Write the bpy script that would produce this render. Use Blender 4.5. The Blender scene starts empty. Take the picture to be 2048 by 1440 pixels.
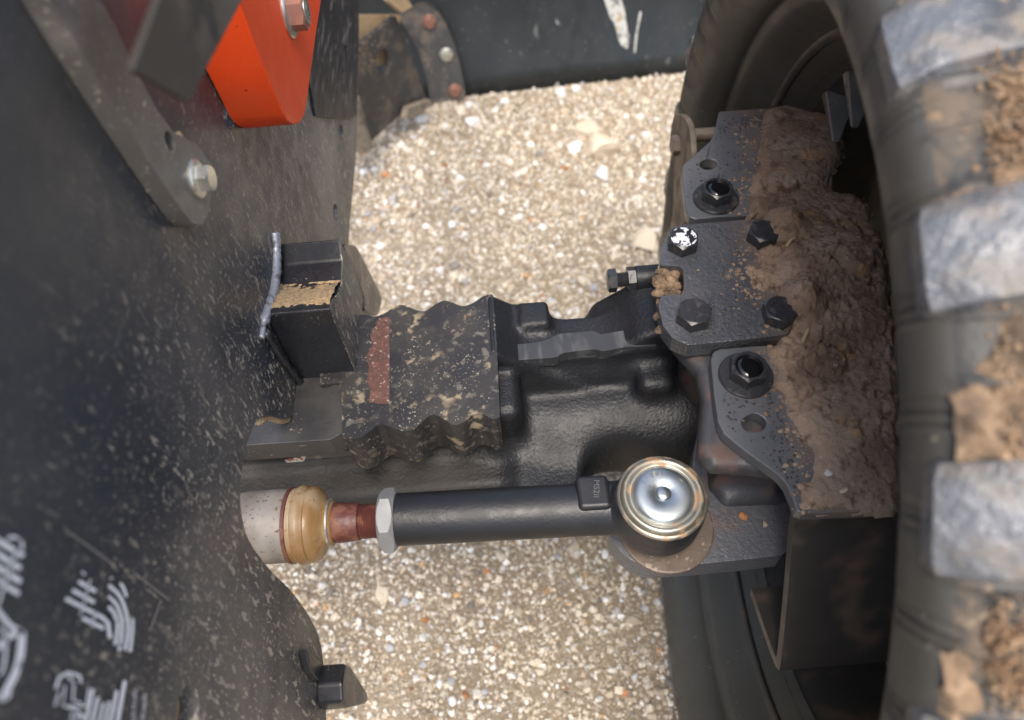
import bpy, bmesh, math, random
import numpy as np
from mathutils import Vector, Matrix
from mathutils.geometry import tessellate_polygon

random.seed(4)
RNG = np.random.default_rng(4)
scene = bpy.context.scene
COL = scene.collection

# ------------------------------------------------------------------ camera
CAM_H = 0.80
F_PX = 1500.0
PITCH = math.radians(35)
ROLL = 0.08
CAM = np.array([0.0, 0.0, CAM_H])
FWD = np.array([0.0, math.sin(PITCH), -math.cos(PITCH)])
UP0 = np.array([0.0, math.cos(PITCH), math.sin(PITCH)])
XAX = np.array([1.0, 0.0, 0.0])
RGT = math.cos(ROLL) * XAX - math.sin(ROLL) * UP0
UPV = math.sin(ROLL) * XAX + math.cos(ROLL) * UP0

cam_data = bpy.data.cameras.new("camera")
cam_data.sensor_fit = 'HORIZONTAL'
cam_data.sensor_width = 36.0
cam_data.lens = F_PX / 2048 * 36.0
cam_data.clip_start = 0.01
cam_data.clip_end = 500
cam_data.dof.use_dof = True
cam_data.dof.focus_distance = 0.475
cam_data.dof.aperture_fstop = 6.0
cam = bpy.data.objects.new("camera", cam_data)
COL.objects.link(cam)
m = Matrix.Identity(4)
for i in range(3):
    m[i][0] = RGT[i]; m[i][1] = UPV[i]; m[i][2] = -FWD[i]; m[i][3] = CAM[i]
cam.matrix_world = m
scene.camera = cam

# ------------------------------------------------------------------ light
SUN_VEC = Vector((0.0, -0.34, 0.94)).normalized()
world = bpy.data.worlds.new("World")
scene.world = world
world.use_nodes = True
wn = world.node_tree.nodes
bg = wn["Background"]
sky = wn.new("ShaderNodeTexSky")
sky.sky_type = 'NISHITA'
sky.sun_disc = False
sky.sun_elevation = math.asin(SUN_VEC.z)
sky.sun_rotation = math.atan2(SUN_VEC.x, SUN_VEC.y)
sky.altitude = 100
sky.dust_density = 5.0
world.node_tree.links.new(sky.outputs[0], bg.inputs[0])
bg.inputs[1].default_value = 0.15
sun_d = bpy.data.lights.new("sun", 'SUN')
sun_d.energy = 1.5
sun_d.angle = math.radians(30)
sun_d.color = (1.0, 0.95, 0.87)
sun = bpy.data.objects.new("sun", sun_d)
sun.rotation_euler = SUN_VEC.to_track_quat('Z', 'Y').to_euler()
sun.location = SUN_VEC * 5
COL.objects.link(sun)
vs = scene.view_settings
vs.view_transform = 'Standard'
vs.look = 'None'
vs.exposure = 1.05
vs.gamma = 1.0
vs.use_curve_mapping = False
scene.render.engine = 'CYCLES'

# ------------------------------------------------------------------ helpers
def ray(px, py):
    return FWD + RGT * (px - 1024) / F_PX + UPV * (720 - py) / F_PX

def at(px, py, ax, v):
    """the point of the plane ax = v that the photograph shows at this pixel"""
    d = ray(px, py); i = 'xyz'.index(ax)
    return CAM + d * (v - CAM[i]) / d[i]

def ats(pts, ax, v):
    return [at(p[0], p[1], ax, v) for p in pts]

def spline(pts, n=5, closed=False):
    pts = [np.array(p, float) for p in pts]; out = []
    N = len(pts)
    rng = range(N if closed else N - 1)
    for i in rng:
        if closed:
            p0, p1, p2, p3 = pts[(i - 1) % N], pts[i], pts[(i + 1) % N], pts[(i + 2) % N]
        else:
            p0, p1, p2, p3 = pts[max(i - 1, 0)], pts[i], pts[i + 1], pts[min(i + 2, N - 1)]
        for k in range(n):
            t = k / n
            out.append(0.5 * ((2 * p1) + (-p0 + p2) * t + (2 * p0 - 5 * p1 + 4 * p2 - p3) * t * t + (-p0 + 3 * p1 - 3 * p2 + p3) * t ** 3))
    if not closed:
        out.append(pts[-1])
    return out

def thing(name, label, cat, loc, group=None):
    o = bpy.data.objects.new(name, None)
    o.empty_display_size = 0.02
    o.location = loc
    o['label'] = label; o['category'] = cat
    if group: o['group'] = group
    COL.objects.link(o)
    return o

def tag(o, label=None, cat=None, group=None, kind=None):
    if label: o['label'] = label
    if cat: o['category'] = cat
    if group: o['group'] = group
    if kind: o['kind'] = kind
    return o

def world_loc(o):
    v = Vector((0, 0, 0))
    while o is not None:
        v += o.location; o = o.parent
    return v

def mesh(name, verts, faces, mat, parent=None, loc=None, smooth=30, bevel=0, seg=2, recalc=True):
    """one mesh object; verts are world coordinates"""
    off = np.array(world_loc(parent)) if parent is not None else np.array(loc if loc is not None else (0, 0, 0), float)
    verts = np.asarray(verts, float) - off
    me = bpy.data.meshes.new(name)
    me.from_pydata([tuple(v) for v in verts], [], [tuple(int(i) for i in f) for f in faces])
    if recalc:
        bm = bmesh.new(); bm.from_mesh(me)
        bmesh.ops.recalc_face_normals(bm, faces=bm.faces)
        bm.to_mesh(me); bm.free()
    me.materials.append(mat)
    if smooth:
        me.polygons.foreach_set('use_smooth', np.ones(len(me.polygons), bool))
        if smooth < 180:
            me.set_sharp_from_angle(angle=math.radians(smooth))
    o = bpy.data.objects.new(name, me)
    COL.objects.link(o)
    if parent is not None: o.parent = parent
    else: o.location = off
    if bevel:
        b = o.modifiers.new('bevel', 'BEVEL')
        b.width = bevel; b.segments = seg; b.limit_method = 'ANGLE'
        b.angle_limit = math.radians(32); b.harden_normals = True
    return o

def prism(outline, vec, holes=()):
    """closed solid: planar outline (3D) swept along vec, with through holes"""
    loops = [[Vector(p) for p in outline]] + [[Vector(p) for p in h] for h in holes]
    tris = tessellate_polygon(loops)
    pts = [p for l in loops for p in l]; n = len(pts)
    v = [tuple(p) for p in pts] + [tuple(p + Vector(vec)) for p in pts]
    f = [tuple(t) for t in tris] + [tuple(n + i for i in reversed(t)) for t in tris]
    s = 0
    for l in loops:
        k = len(l)
        for i in range(k):
            a, b = s + i, s + (i + 1) % k
            f.append((a, b, n + b, n + a))
        s += k
    return v, f

def basis(axis, up=(0, 0, 1)):
    a = Vector(axis).normalized(); u = Vector(up)
    if abs(a.dot(u)) > 0.95: u = Vector((0, 1, 0))
    x = u.cross(a).normalized(); y = a.cross(x)
    return np.array(x), np.array(y), np.array(a)

def lathe(profile, origin, axis, n=40, wob=None):
    """profile: (distance along axis, radius)"""
    x, y, a = basis(axis); o = np.array(origin, float)
    v = []; f = []
    for (h, r) in profile:
        for k in range(n):
            t = 2 * math.pi * k / n
            rr = r if wob is None else r + wob(h, t)
            v.append(o + a * h + (x * math.cos(t) + y * math.sin(t)) * rr)
    m_ = len(profile)
    for i in range(m_ - 1):
        for k in range(n):
            k2 = (k + 1) % n
            f.append((i * n + k, i * n + k2, (i + 1) * n + k2, (i + 1) * n + k))
    f.append(tuple(range(n - 1, -1, -1))); f.append(tuple((m_ - 1) * n + k for k in range(n)))
    return v, f

def tube(path, radii, n=10):
    v = []; f = []; path = [np.array(p, float) for p in path]
    m_ = len(path)
    for i, p in enumerate(path):
        d = path[min(i + 1, m_ - 1)] - path[max(i - 1, 0)]
        x, y, a = basis(d)
        r = radii[i] if hasattr(radii, '__len__') else radii
        for k in range(n):
            t = 2 * math.pi * k / n
            v.append(p + (x * math.cos(t) + y * math.sin(t)) * r)
    for i in range(m_ - 1):
        for k in range(n):
            k2 = (k + 1) % n
            f.append((i * n + k, i * n + k2, (i + 1) * n + k2, (i + 1) * n + k))
    f.append(tuple(range(n - 1, -1, -1))); f.append(tuple((m_ - 1) * n + k for k in range(n)))
    return v, f

def hexhead(origin, axis, a, h, rot=0.0, dish=0.0):
    """hexagon bolt head, a = half the width across flats, chamfered top, optional dished top"""
    x, y, ax = basis(axis); o = np.array(origin, float); n = 24
    rings = []
    def hexr(t): return a / math.cos((t % (math.pi / 3)) - math.pi / 6)
    rings.append([(hexr(2 * math.pi * k / n), 0.0) for k in range(n)])
    rings.append([(hexr(2 * math.pi * k / n), h - (hexr(2 * math.pi * k / n) - a) * 0.75 - a * 0.03) for k in range(n)])
    rings.append([(a * 0.95, h)] * n)
    if dish:
        rings.append([(a * 0.86, h)] * n)
        rings.append([(a * 0.80, h - dish)] * n)
        rings.append([(a * 0.4, h - dish * 1.15)] * n)
    v = []; f = []
    for rg in rings:
        for k in range(n):
            t = 2 * math.pi * k / n + rot
            r, z = rg[k]
            v.append(o + ax * z + (x * math.cos(t) + y * math.sin(t)) * r)
    for i in range(len(rings) - 1):
        for k in range(n):
            k2 = (k + 1) % n
            f.append((i * n + k, i * n + k2, (i + 1) * n + k2, (i + 1) * n + k))
    f.append(tuple(range(n - 1, -1, -1))); f.append(tuple((len(rings) - 1) * n + k for k in range(n)))
    return v, f

def merge(*parts):
    V = []; Fs = []
    for v, f in parts:
        s = len(V); V += [tuple(p) for p in v]; Fs += [tuple(i + s for i in q) for q in f]
    return V, Fs

def sd_poly(X, Y, poly):
    poly = np.array(poly)[:, :2]
    d = np.full(X.shape, 1e9); s = np.ones(X.shape)
    N = len(poly)
    for i in range(N):
        a = poly[i]; b = poly[i - 1]
        e = b - a; wx = X - a[0]; wy = Y - a[1]
        t = np.clip((wx * e[0] + wy * e[1]) / (e @ e + 1e-18), 0, 1)
        d = np.minimum(d, (wx - e[0] * t) ** 2 + (wy - e[1] * t) ** 2)
        c1 = Y >= a[1]; c2 = Y < b[1]; c3 = e[0] * wy > e[1] * wx
        flip = (c1 & c2 & c3) | (~c1 & ~c2 & ~c3)
        s = np.where(flip, -s, s)
    return s * np.sqrt(d)

def box_sd(X, Y, Z, lo, hi, r=0.0):
    c = [(l + h) / 2 for l, h in zip(lo, hi)]; e = [(h - l) / 2 - r for l, h in zip(lo, hi)]
    q = [np.abs(A - ci) - ei for A, ci, ei in zip((X, Y, Z), c, e)]
    out = np.sqrt(sum(np.maximum(qi, 0) ** 2 for qi in q))
    return out + np.minimum(np.maximum(np.maximum(q[0], q[1]), q[2]), 0) - r

def cap_sd(X, Y, Z, a, b, r):
    a = np.array(a, float); b = np.array(b, float); e = b - a
    wx, wy, wz = X - a[0], Y - a[1], Z - a[2]
    t = np.clip((wx * e[0] + wy * e[1] + wz * e[2]) / (e @ e), 0, 1)
    rr = r if not isinstance(r, tuple) else r[0] + (r[1] - r[0]) * t
    return np.sqrt((wx - e[0] * t) ** 2 + (wy - e[1] * t) ** 2 + (wz - e[2] * t) ** 2) - rr

def smin(a, b, k):
    h = np.clip(0.5 + 0.5 * (b - a) / k, 0, 1)
    return b + (a - b) * h - k * h * (1 - h)

def smax(a, b, k):
    return -smin(-a, -b, k)

def surface_nets(fn, lo, hi, h):
    ax = [np.arange(l, u + h, h) for l, u in zip(lo, hi)]
    X, Y, Z = np.meshgrid(*ax, indexing='ij')
    V = fn(X, Y, Z).astype(np.float32)
    nx, ny, nz = [s - 1 for s in V.shape]
    cor = [(i, j, k) for i in (0, 1) for j in (0, 1) for k in (0, 1)]
    sub = {c: V[c[0]:c[0] + nx, c[1]:c[1] + ny, c[2]:c[2] + nz] for c in cor}
    acc = np.zeros((nx, ny, nz, 3), np.float32); cnt = np.zeros((nx, ny, nz), np.float32)
    for a in cor:
        for d in range(3):
            if a[d] == 0:
                b = list(a); b[d] = 1; b = tuple(b)
                va, vb = sub[a], sub[b]
                mk = (va < 0) != (vb < 0)
                t = np.where(mk, va / np.where(mk, va - vb, 1), 0)
                for q in range(3):
                    acc[..., q] += mk * (a[q] + (t if q == d else 0))
                cnt += mk
    act = cnt > 0
    idx = -np.ones(cnt.shape, np.int64); idx[act] = np.arange(act.sum())
    ijk = np.argwhere(act)
    verts = np.array(lo) + h * (ijk + acc[act] / cnt[act][:, None])
    ins = V < 0
    faces = []
    for d in range(3):
        o1, o2 = [(1, 2), (2, 0), (0, 1)][d]
        A = np.moveaxis(ins, (d, o1, o2), (0, 1, 2)); I = np.moveaxis(idx, (d, o1, o2), (0, 1, 2))
        a0 = A[:-1, 1:-1, 1:-1]; a1 = A[1:, 1:-1, 1:-1]
        w = np.argwhere(a0 != a1)
        if not len(w): continue
        i, j, k = w.T
        q = np.stack([I[i, j, k], I[i, j + 1, k], I[i, j + 1, k + 1], I[i, j, k + 1]], 1)
        fl = ~a0[i, j, k]
        q[fl] = q[fl][:, ::-1]
        faces.append(q)
    return verts, np.concatenate(faces)

def vnoise(X, Y, scale, seed=0, octaves=3):
    """smooth value noise on arrays"""
    out = np.zeros(X.shape); amp = 1.0; tot = 0
    for o in range(octaves):
        r = np.random.default_rng(seed + o * 17); T = r.random((64, 64))
        x = X * scale * 2 ** o + 13.7 * o; y = Y * scale * 2 ** o + 5.1 * o
        xi = np.floor(x).astype(int); yi = np.floor(y).astype(int)
        fx = x - xi; fy = y - yi
        fx = fx * fx * (3 - 2 * fx); fy = fy * fy * (3 - 2 * fy)
        g = lambda a, b: T[a % 64, b % 64]
        out += amp * ((g(xi, yi) * (1 - fx) + g(xi + 1, yi) * fx) * (1 - fy) + (g(xi, yi + 1) * (1 - fx) + g(xi + 1, yi + 1) * fx) * fy)
        tot += amp; amp *= 0.5
    return out / tot

# ------------------------------------------------------------------ materials
def material(name, base, rough=0.5, metal=0.0, overlays=(), bumps=(), attr=None, rand_tint=0.0, spec=0.5, rough_var=0.0):
    mt = bpy.data.materials.new(name); mt.use_nodes = True
    nt = mt.node_tree; N = nt.nodes; L = nt.links
    bs = N["Principled BSDF"]
    bs.inputs["Metallic"].default_value = metal
    bs.inputs["Specular IOR Level"].default_value = spec
    tc = N.new("ShaderNodeTexCoord")
    def coord(scale, rot=(0, 0, 0)):
        mp = N.new("ShaderNodeMapping")
        mp.inputs["Scale"].default_value = scale
        mp.inputs["Rotation"].default_value = rot
        L.new(tc.outputs["Object"], mp.inputs["Vector"])
        return mp.outputs[0]
    def tex(kind, scale, detail=3.0, stretch=(1, 1, 1), rot=(0, 0, 0), rgh=0.55):
        if kind == 'voronoi':
            t = N.new("ShaderNodeTexVoronoi"); t.inputs["Scale"].default_value = scale
            L.new(coord(stretch, rot), t.inputs["Vector"]); return t.outputs["Distance"]
        t = N.new("ShaderNodeTexNoise"); t.inputs["Scale"].default_value = scale
        t.inputs["Detail"].default_value = detail; t.inputs["Roughness"].default_value = rgh
        L.new(coord(stretch, rot), t.inputs["Vector"]); return t.outputs["Fac"]
    def rng(sock, lo, hi, o0=0.0, o1=1.0):
        r = N.new("ShaderNodeMapRange"); r.interpolation_type = 'SMOOTHSTEP'
        r.inputs["From Min"].default_value = lo; r.inputs["From Max"].default_value = hi
        r.inputs["To Min"].default_value = o0; r.inputs["To Max"].default_value = o1
        L.new(sock, r.inputs["Value"]); return r.outputs[0]
    def mul(a, b):
        x = N.new("ShaderNodeMath"); x.operation = 'MULTIPLY'
        L.new(a, x.inputs[0])
        if isinstance(b, (int, float)): x.inputs[1].default_value = b
        else: L.new(b, x.inputs[1])
        return x.outputs[0]
    rgb = N.new("ShaderNodeRGB"); rgb.outputs[0].default_value = (*base, 1)
    col = rgb.outputs[0]
    if attr:
        at_ = N.new("ShaderNodeVertexColor"); at_.layer_name = attr; col = at_.outputs[0]
    if rand_tint:
        oi = N.new("ShaderNodeObjectInfo"); hs = N.new("ShaderNodeHueSaturation")
        L.new(rng(oi.outputs["Random"], 0, 1, 1 - rand_tint, 1 + rand_tint), hs.inputs["Value"])
        L.new(col, hs.inputs["Color"]); col = hs.outputs[0]
    rv = N.new("ShaderNodeValue"); rv.outputs[0].default_value = rough
    ro = rv.outputs[0]
    if rough_var:
        ro = rng(tex('noise', 60, 4), 0.3, 0.7, rough - rough_var, rough + rough_var)
    me_in = None
    for ov in overlays:
        k = dict(kind='noise', scale=50, detail=3, stretch=(1, 1, 1), rot=(0, 0, 0), lo=.5, hi=.6, amount=1.0, rough=.85, mask=None, grad=None, metal0=False)
        k.update(ov)
        fac = rng(tex(k['kind'], k['scale'], k['detail'], k['stretch'], k['rot']), k['lo'], k['hi'])
        if k['mask']: fac = mul(fac, rng(tex('noise', k['mask'][0], 3), k['mask'][1], k['mask'][2]))
        for g in ([k['grad']] if k['grad'] and not isinstance(k['grad'], list) else (k['grad'] or [])):
            sp = N.new("ShaderNodeSeparateXYZ"); L.new(tc.outputs["Object"], sp.inputs[0])
            fac = mul(fac, rng(sp.outputs['XYZ'.index(g[0])], g[1], g[2], g[3], g[4]))
        fac = mul(fac, k['amount'])
        mx = N.new("ShaderNodeMix"); mx.data_type = 'RGBA'
        L.new(fac, mx.inputs["Factor"]); L.new(col, mx.inputs["A"]); mx.inputs["B"].default_value = (*k['color'], 1)
        col = mx.outputs["Result"]
        mr = N.new("ShaderNodeMix"); mr.data_type = 'FLOAT'
        L.new(fac, mr.inputs["Factor"]); L.new(ro, mr.inputs["A"]); mr.inputs["B"].default_value = k['rough']
        ro = mr.outputs["Result"]
        if metal:
            mm = N.new("ShaderNodeMix"); mm.data_type = 'FLOAT'
            L.new(fac, mm.inputs["Factor"])
            if me_in is None: mm.inputs["A"].default_value = metal
            else: L.new(me_in, mm.inputs["A"])
            mm.inputs["B"].default_value = 0.0; me_in = mm.outputs["Result"]
    L.new(col, bs.inputs["Base Color"]); L.new(ro, bs.inputs["Roughness"])
    if me_in is not None: L.new(me_in, bs.inputs["Metallic"])
    prev = None
    for b in bumps:
        k = dict(kind='noise', scale=100, detail=3, stretch=(1, 1, 1), rot=(0, 0, 0), strength=.3, dist=.001, lo=None)
        k.update(b)
        s = tex(k['kind'], k['scale'], k['detail'], k['stretch'], k['rot'])
        if k['lo'] is not None: s = rng(s, k['lo'], k['hi'])
        bp = N.new("ShaderNodeBump"); bp.inputs["Strength"].default_value = k['strength']; bp.inputs["Distance"].default_value = k['dist']
        L.new(s, bp.inputs["Height"])
        if prev is not None: L.new(prev, bp.inputs["Normal"])
        prev = bp.outputs[0]
    if prev is not None: L.new(prev, bs.inputs["Normal"])
    return mt

DUST = (0.42, 0.35, 0.25)
M = {}
M['plate'] = material('black_plate_paint', (0.030, 0.036, 0.044), 0.43, spec=0.6, rough_var=0.07,
    overlays=[dict(scale=9, detail=4, lo=.35, hi=.75, color=(0.26, 0.235, 0.195), amount=.75, rough=.46, grad=[('Z', .08, .30, 1, .28)]),  # broad film: dust plus painted gravel reflection, weaker higher up
              dict(scale=600, detail=2, stretch=(1, .55, .22), rot=(.5, 0, 0), lo=.595, hi=.655, color=(0.52, 0.45, 0.34), amount=.9, mask=(34, .42, .62), grad=('Z', .18, .36, 1, .10)),
              dict(scale=330, detail=2, stretch=(1, .55, .22), rot=(.35, 0, 0), lo=.60, hi=.65, color=(0.50, 0.44, 0.34), amount=.85, grad=('Z', .08, .28, 1, 0)),
              dict(scale=820, detail=2, stretch=(1, .22, .5), rot=(-.6, 0, 0), lo=.62, hi=.68, color=(0.52, 0.46, 0.36), amount=.8, mask=(50, .44, .60), grad=('Z', .18, .36, 1, .10)),
              dict(scale=1000, detail=2, stretch=(1, .6, .35), rot=(-.3, 0, 0), lo=.62, hi=.68, color=(0.45, 0.39, 0.29), amount=.8, grad=('Z', .16, .36, 1, .15)),
              dict(scale=260, detail=5, stretch=(1, .7, .4), rot=(.3, 0, 0), lo=.64, hi=.70, color=DUST, amount=.7, mask=(16, .45, .62), grad=('Z', .18, .36, 1, .10)),
              dict(scale=260, detail=1, stretch=(1, .13, 1), rot=(1.1, 0, 0), lo=.70, hi=.73, color=(.35, .33, .30), amount=.5, mask=(8, .48, .65))],
    bumps=[dict(scale=700, strength=.12, dist=.0004), dict(scale=40, strength=.05, dist=.002)])
M['black'] = material('black_gloss_paint', (0.02, 0.021, 0.025), 0.3, rough_var=.06,
    overlays=[dict(scale=900, detail=2, lo=.67, hi=.73, color=DUST, amount=.8, mask=(60, .4, .6)),
              dict(scale=25, detail=4, lo=.5, hi=.85, color=(.18, .155, .12), amount=.35, rough=.6)],
    bumps=[dict(scale=350, strength=.08, dist=.0005)])
M['cast'] = material('black_painted_casting', (0.012, 0.013, 0.0155), 0.46, rough_var=.06, spec=.4,
    overlays=[dict(scale=25, detail=4, lo=.2, hi=.6, color=(.045, .040, .034), amount=.75, rough=.7, grad=[('X', .02, .055, 1, 0), ('Z', .085, .115, 1, 0)]),
              dict(scale=1100, detail=2, lo=.70, hi=.76, color=DUST, amount=.6, mask=(40, .45, .7))],
    bumps=[dict(scale=420, detail=3, strength=.8, dist=.0008), dict(scale=90, strength=.25, dist=.001)])
M['beam'] = material('dusty_black_beam', (0.03, 0.03, 0.031), 0.48, rough_var=.06,
    overlays=[dict(scale=30, detail=4, lo=.35, hi=.8, color=(.13, .115, .095), amount=.35, rough=.6),
              dict(scale=500, detail=3, lo=.62, hi=.70, color=DUST, amount=.8, mask=(35, .5, .66))],
    bumps=[dict(scale=420, detail=3, strength=.4, dist=.0006)])
M['pad'] = material('worn_black_pad', (0.020, 0.0205, 0.023), 0.46, rough_var=.06, spec=.4,
    overlays=[dict(scale=26, detail=4, lo=.42, hi=.75, color=(.075, .066, .055), amount=.45, rough=.7),
              dict(scale=85, detail=6, lo=.56, hi=.66, color=(.36, .29, .19), amount=.85, mask=(28, .44, .62)),
              dict(scale=160, detail=5, lo=.55, hi=.66, color=(.16, .145, .12), amount=.7, mask=(20, .40, .62)),
              dict(scale=650, detail=3, lo=.61, hi=.68, color=(.45, .40, .33), amount=.7, mask=(45, .45, .6)),
              dict(scale=24, detail=5, lo=.66, hi=.70, color=(.40, .25, .09), amount=.9, mask=(60, .4, .55))],
    bumps=[dict(scale=600, strength=.35, dist=.0005), dict(scale=80, strength=.2, dist=.0015)])
M['rust_patch'] = material('bare_rusty_steel', (0.095, 0.042, 0.032), 0.62, rough_var=.1,
    overlays=[dict(scale=160, detail=4, lo=.45, hi=.7, color=(.17, .082, .062), amount=.8, rough=.55),
              dict(scale=70, detail=4, lo=.52, hi=.66, color=(.07, .035, .03), amount=.7),
              dict(scale=420, detail=3, lo=.60, hi=.68, color=(.42, .33, .26), amount=.6)],
    bumps=[dict(scale=300, strength=.4, dist=.0006)])
M['wet'] = material('wet_black_paint', (0.06, 0.064, 0.072), 0.2, rough_var=.09, spec=.65,
    overlays=[dict(scale=45, detail=5, lo=.35, hi=.8, color=(.10, .092, .085), amount=.4, rough=.5),
              dict(scale=60, detail=5, lo=.30, hi=.62, color=(.19, .135, .095), amount=.8, rough=.85, grad=('X', -.012, .02, 0, 1)),
              dict(scale=900, detail=2, lo=.68, hi=.76, color=DUST, amount=.5, mask=(40, .45, .6))],
    bumps=[dict(scale=380, detail=3, strength=.8, dist=.0012), dict(scale=130, strength=.4, dist=.0012)])
def satin(name, x0, x1):
    return material(name, (0.088, 0.095, 0.106), 0.32, rough_var=.07, spec=.7,  # black paint with dust and sky sheen mixed into a greyer base
        overlays=[dict(scale=55, detail=5, lo=.40, hi=.75, color=(.10, .10, .10), amount=.4, rough=.6),
                  dict(scale=60, detail=5, lo=.28, hi=.60, color=(.22, .16, .115), amount=.8, rough=.85, grad=('X', x0, x1, 0, 1)),
                  dict(scale=20, detail=4, lo=.45, hi=.7, color=(.13, .125, .12), amount=.4, rough=.6)],
        bumps=[dict(scale=500, strength=.10, dist=.0004)])
M['satin'] = satin('satin_black_bracket', -.03, .01)
M['satin_low'] = satin('satin_black_lower_bracket', -.06, -.025)
M['arm'] = material('rough_cast_black', (0.10, 0.104, 0.115), 0.34, rough_var=.06, spec=.65,
    overlays=[dict(scale=45, detail=4, lo=.56, hi=.68, color=(.14, .08, .062), amount=.7, rough=.7)],
    bumps=[dict(scale=330, detail=2, strength=.6, dist=.0013), dict(scale=800, strength=.3, dist=.0005)])
M['housing_cast'] = material('knuckle_casting', (0.05, 0.051, 0.056), 0.42, rough_var=.06,
    overlays=[dict(scale=40, detail=4, lo=.50, hi=.66, color=(.12, .07, .055), amount=.8, rough=.75)],
    bumps=[dict(scale=380, detail=2, strength=.35, dist=.0008)])
M['bolt'] = material('black_oxide_bolt', (0.03, 0.031, 0.035), 0.28, rough_var=.08,
    overlays=[dict(scale=200, detail=4, lo=.58, hi=.66, color=(.10, .08, .065), amount=.5)],
    bumps=[dict(scale=500, strength=.12, dist=.0004)])
M['chipped'] = material('chipped_bolt_top', (0.02, 0.02, 0.022), 0.3,
    overlays=[dict(scale=180, detail=3, lo=.46, hi=.48, color=(.72, .75, .8), amount=.95, rough=.35)],
    bumps=[dict(scale=180, strength=.3, dist=.0005)])
M['water'] = material('water_film', (0.006, 0.006, 0.007), 0.03, spec=.6)
M['zinc'] = material('zinc_plated_steel', (0.62, 0.62, 0.55), 0.32, metal=0.85, rough_var=.1,
    overlays=[dict(scale=140, detail=4, lo=.55, hi=.66, color=(.42, .34, .22), amount=.6, rough=.6)],
    bumps=[dict(scale=300, strength=.15, dist=.0004)])
M['rustbolt'] = material('reddish_stained_bolt', (0.30, 0.16, 0.12), 0.45, metal=.4, rough_var=.1,
    overlays=[dict(scale=160, detail=4, lo=.5, hi=.62, color=(.30, .13, .08), amount=.7)],
    bumps=[dict(scale=300, strength=.2, dist=.0004)])
M['orange'] = material('orange_paint', (0.84, 0.075, 0.012), 0.5, rough_var=.06, spec=.3,
    overlays=[dict(scale=330, detail=2, lo=.71, hi=.74, color=(.05, .02, .012), amount=.9),
              dict(scale=18, detail=4, lo=.5, hi=.8, color=(.55, .10, .03), amount=.35),
              dict(scale=500, detail=2, lo=.70, hi=.75, color=(.6, .4, .25), amount=.5)],
    bumps=[dict(scale=120, strength=.06, dist=.0006)])
M['strap'] = material('grey_dusty_steel', (0.15, 0.14, 0.125), 0.42, metal=.2, rough_var=.08,
    overlays=[dict(scale=420, detail=3, lo=.60, hi=.68, color=(.55, .49, .40), amount=.8, mask=(40, .4, .6)),
              dict(scale=30, detail=4, lo=.5, hi=.7, color=(.26, .24, .21), amount=.6, rough=.6)],
    bumps=[dict(scale=300, strength=.15, dist=.0006)])
M['bar'] = material('brown_dusty_bar', (0.055, 0.047, 0.038), 0.55, rough_var=.08,
    overlays=[dict(scale=25, detail=4, lo=.45, hi=.65, color=(.15, .12, .09), amount=.6, rough=.8),
              dict(scale=40, detail=4, lo=.6, hi=.7, color=(.02, .018, .016), amount=.7)],
    bumps=[dict(scale=200, strength=.2, dist=.0008)])
M['scuffed'] = material('scuffed_black_plastic', (0.02, 0.021, 0.023), 0.5, rough_var=.08,
    overlays=[dict(scale=130, detail=4, stretch=(1, .18, 1), rot=(.15, 0, 0), lo=.56, hi=.66, color=(.22, .20, .18), amount=.6),
              dict(scale=300, detail=2, stretch=(1, .2, 1), lo=.68, hi=.72, color=DUST, amount=.7)],
    bumps=[dict(scale=120, detail=4, stretch=(1, .15, 1), rot=(.15, 0, 0), strength=.6, dist=.0015)])
M['weld'] = material('silvery_weld', (0.32, 0.335, 0.37), 0.36, metal=.4, rough_var=.1,
    overlays=[dict(scale=160, detail=4, lo=.5, hi=.62, color=(.03, .03, .035), amount=.7, rough=.35),
              dict(scale=500, detail=2, lo=.62, hi=.7, color=DUST, amount=.7)],
    bumps=[dict(scale=220, strength=.5, dist=.001)])
M['dirt'] = material('dry_tan_dirt', (0.47, 0.34, 0.19), 0.95,
    overlays=[dict(scale=400, detail=4, lo=.4, hi=.65, color=(.28, .19, .10), amount=.7, rough=.95)],
    bumps=[dict(scale=500, detail=4, strength=.9, dist=.002)])
M['mud'] = material('brown_mud', (0.25, 0.172, 0.115), 0.95, spec=.25,
    overlays=[dict(scale=40, detail=5, lo=.25, hi=.6, color=(.42, .335, .25), amount=.8, rough=.95, grad=('Y', .17, .26, 1, 0)),
              dict(scale=28, detail=5, lo=.4, hi=.64, color=(.36, .265, .19), amount=.8, rough=.95),
              dict(scale=20, detail=4, lo=.5, hi=.66, color=(.14, .09, .06), amount=.7, rough=.95),
              dict(scale=130, detail=5, lo=.53, hi=.68, color=(.10, .062, .042), amount=.75, rough=.9),
              dict(scale=30, detail=5, lo=.60, hi=.70, color=(.52, .29, .10), amount=.75, rough=.95),
              dict(scale=600, detail=2, lo=.66, hi=.72, color=(.55, .44, .32), amount=.6, rough=.95)],
    bumps=[dict(scale=280, detail=6, strength=.8, dist=.0022), dict(scale=900, detail=3, strength=.6, dist=.0008)])
M['mudclod'] = material('dry_mud_clod', (0.34, 0.235, 0.145), 0.95, spec=.2,
    overlays=[dict(scale=120, detail=5, lo=.45, hi=.65, color=(.20, .115, .065), amount=.8, rough=.95)],
    bumps=[dict(scale=300, detail=5, strength=.9, dist=.002)])
M['treadmud'] = material('caked_tread_mud', (0.24, 0.165, 0.105), 0.95, spec=.2,
    overlays=[dict(scale=50, detail=6, lo=.42, hi=.58, color=(.085, .066, .050), amount=.85, rough=.9),
              dict(scale=140, detail=5, lo=.52, hi=.66, color=(.40, .29, .185), amount=.8, rough=.95)],
    bumps=[dict(scale=300, detail=5, strength=.9, dist=.002)])
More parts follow.
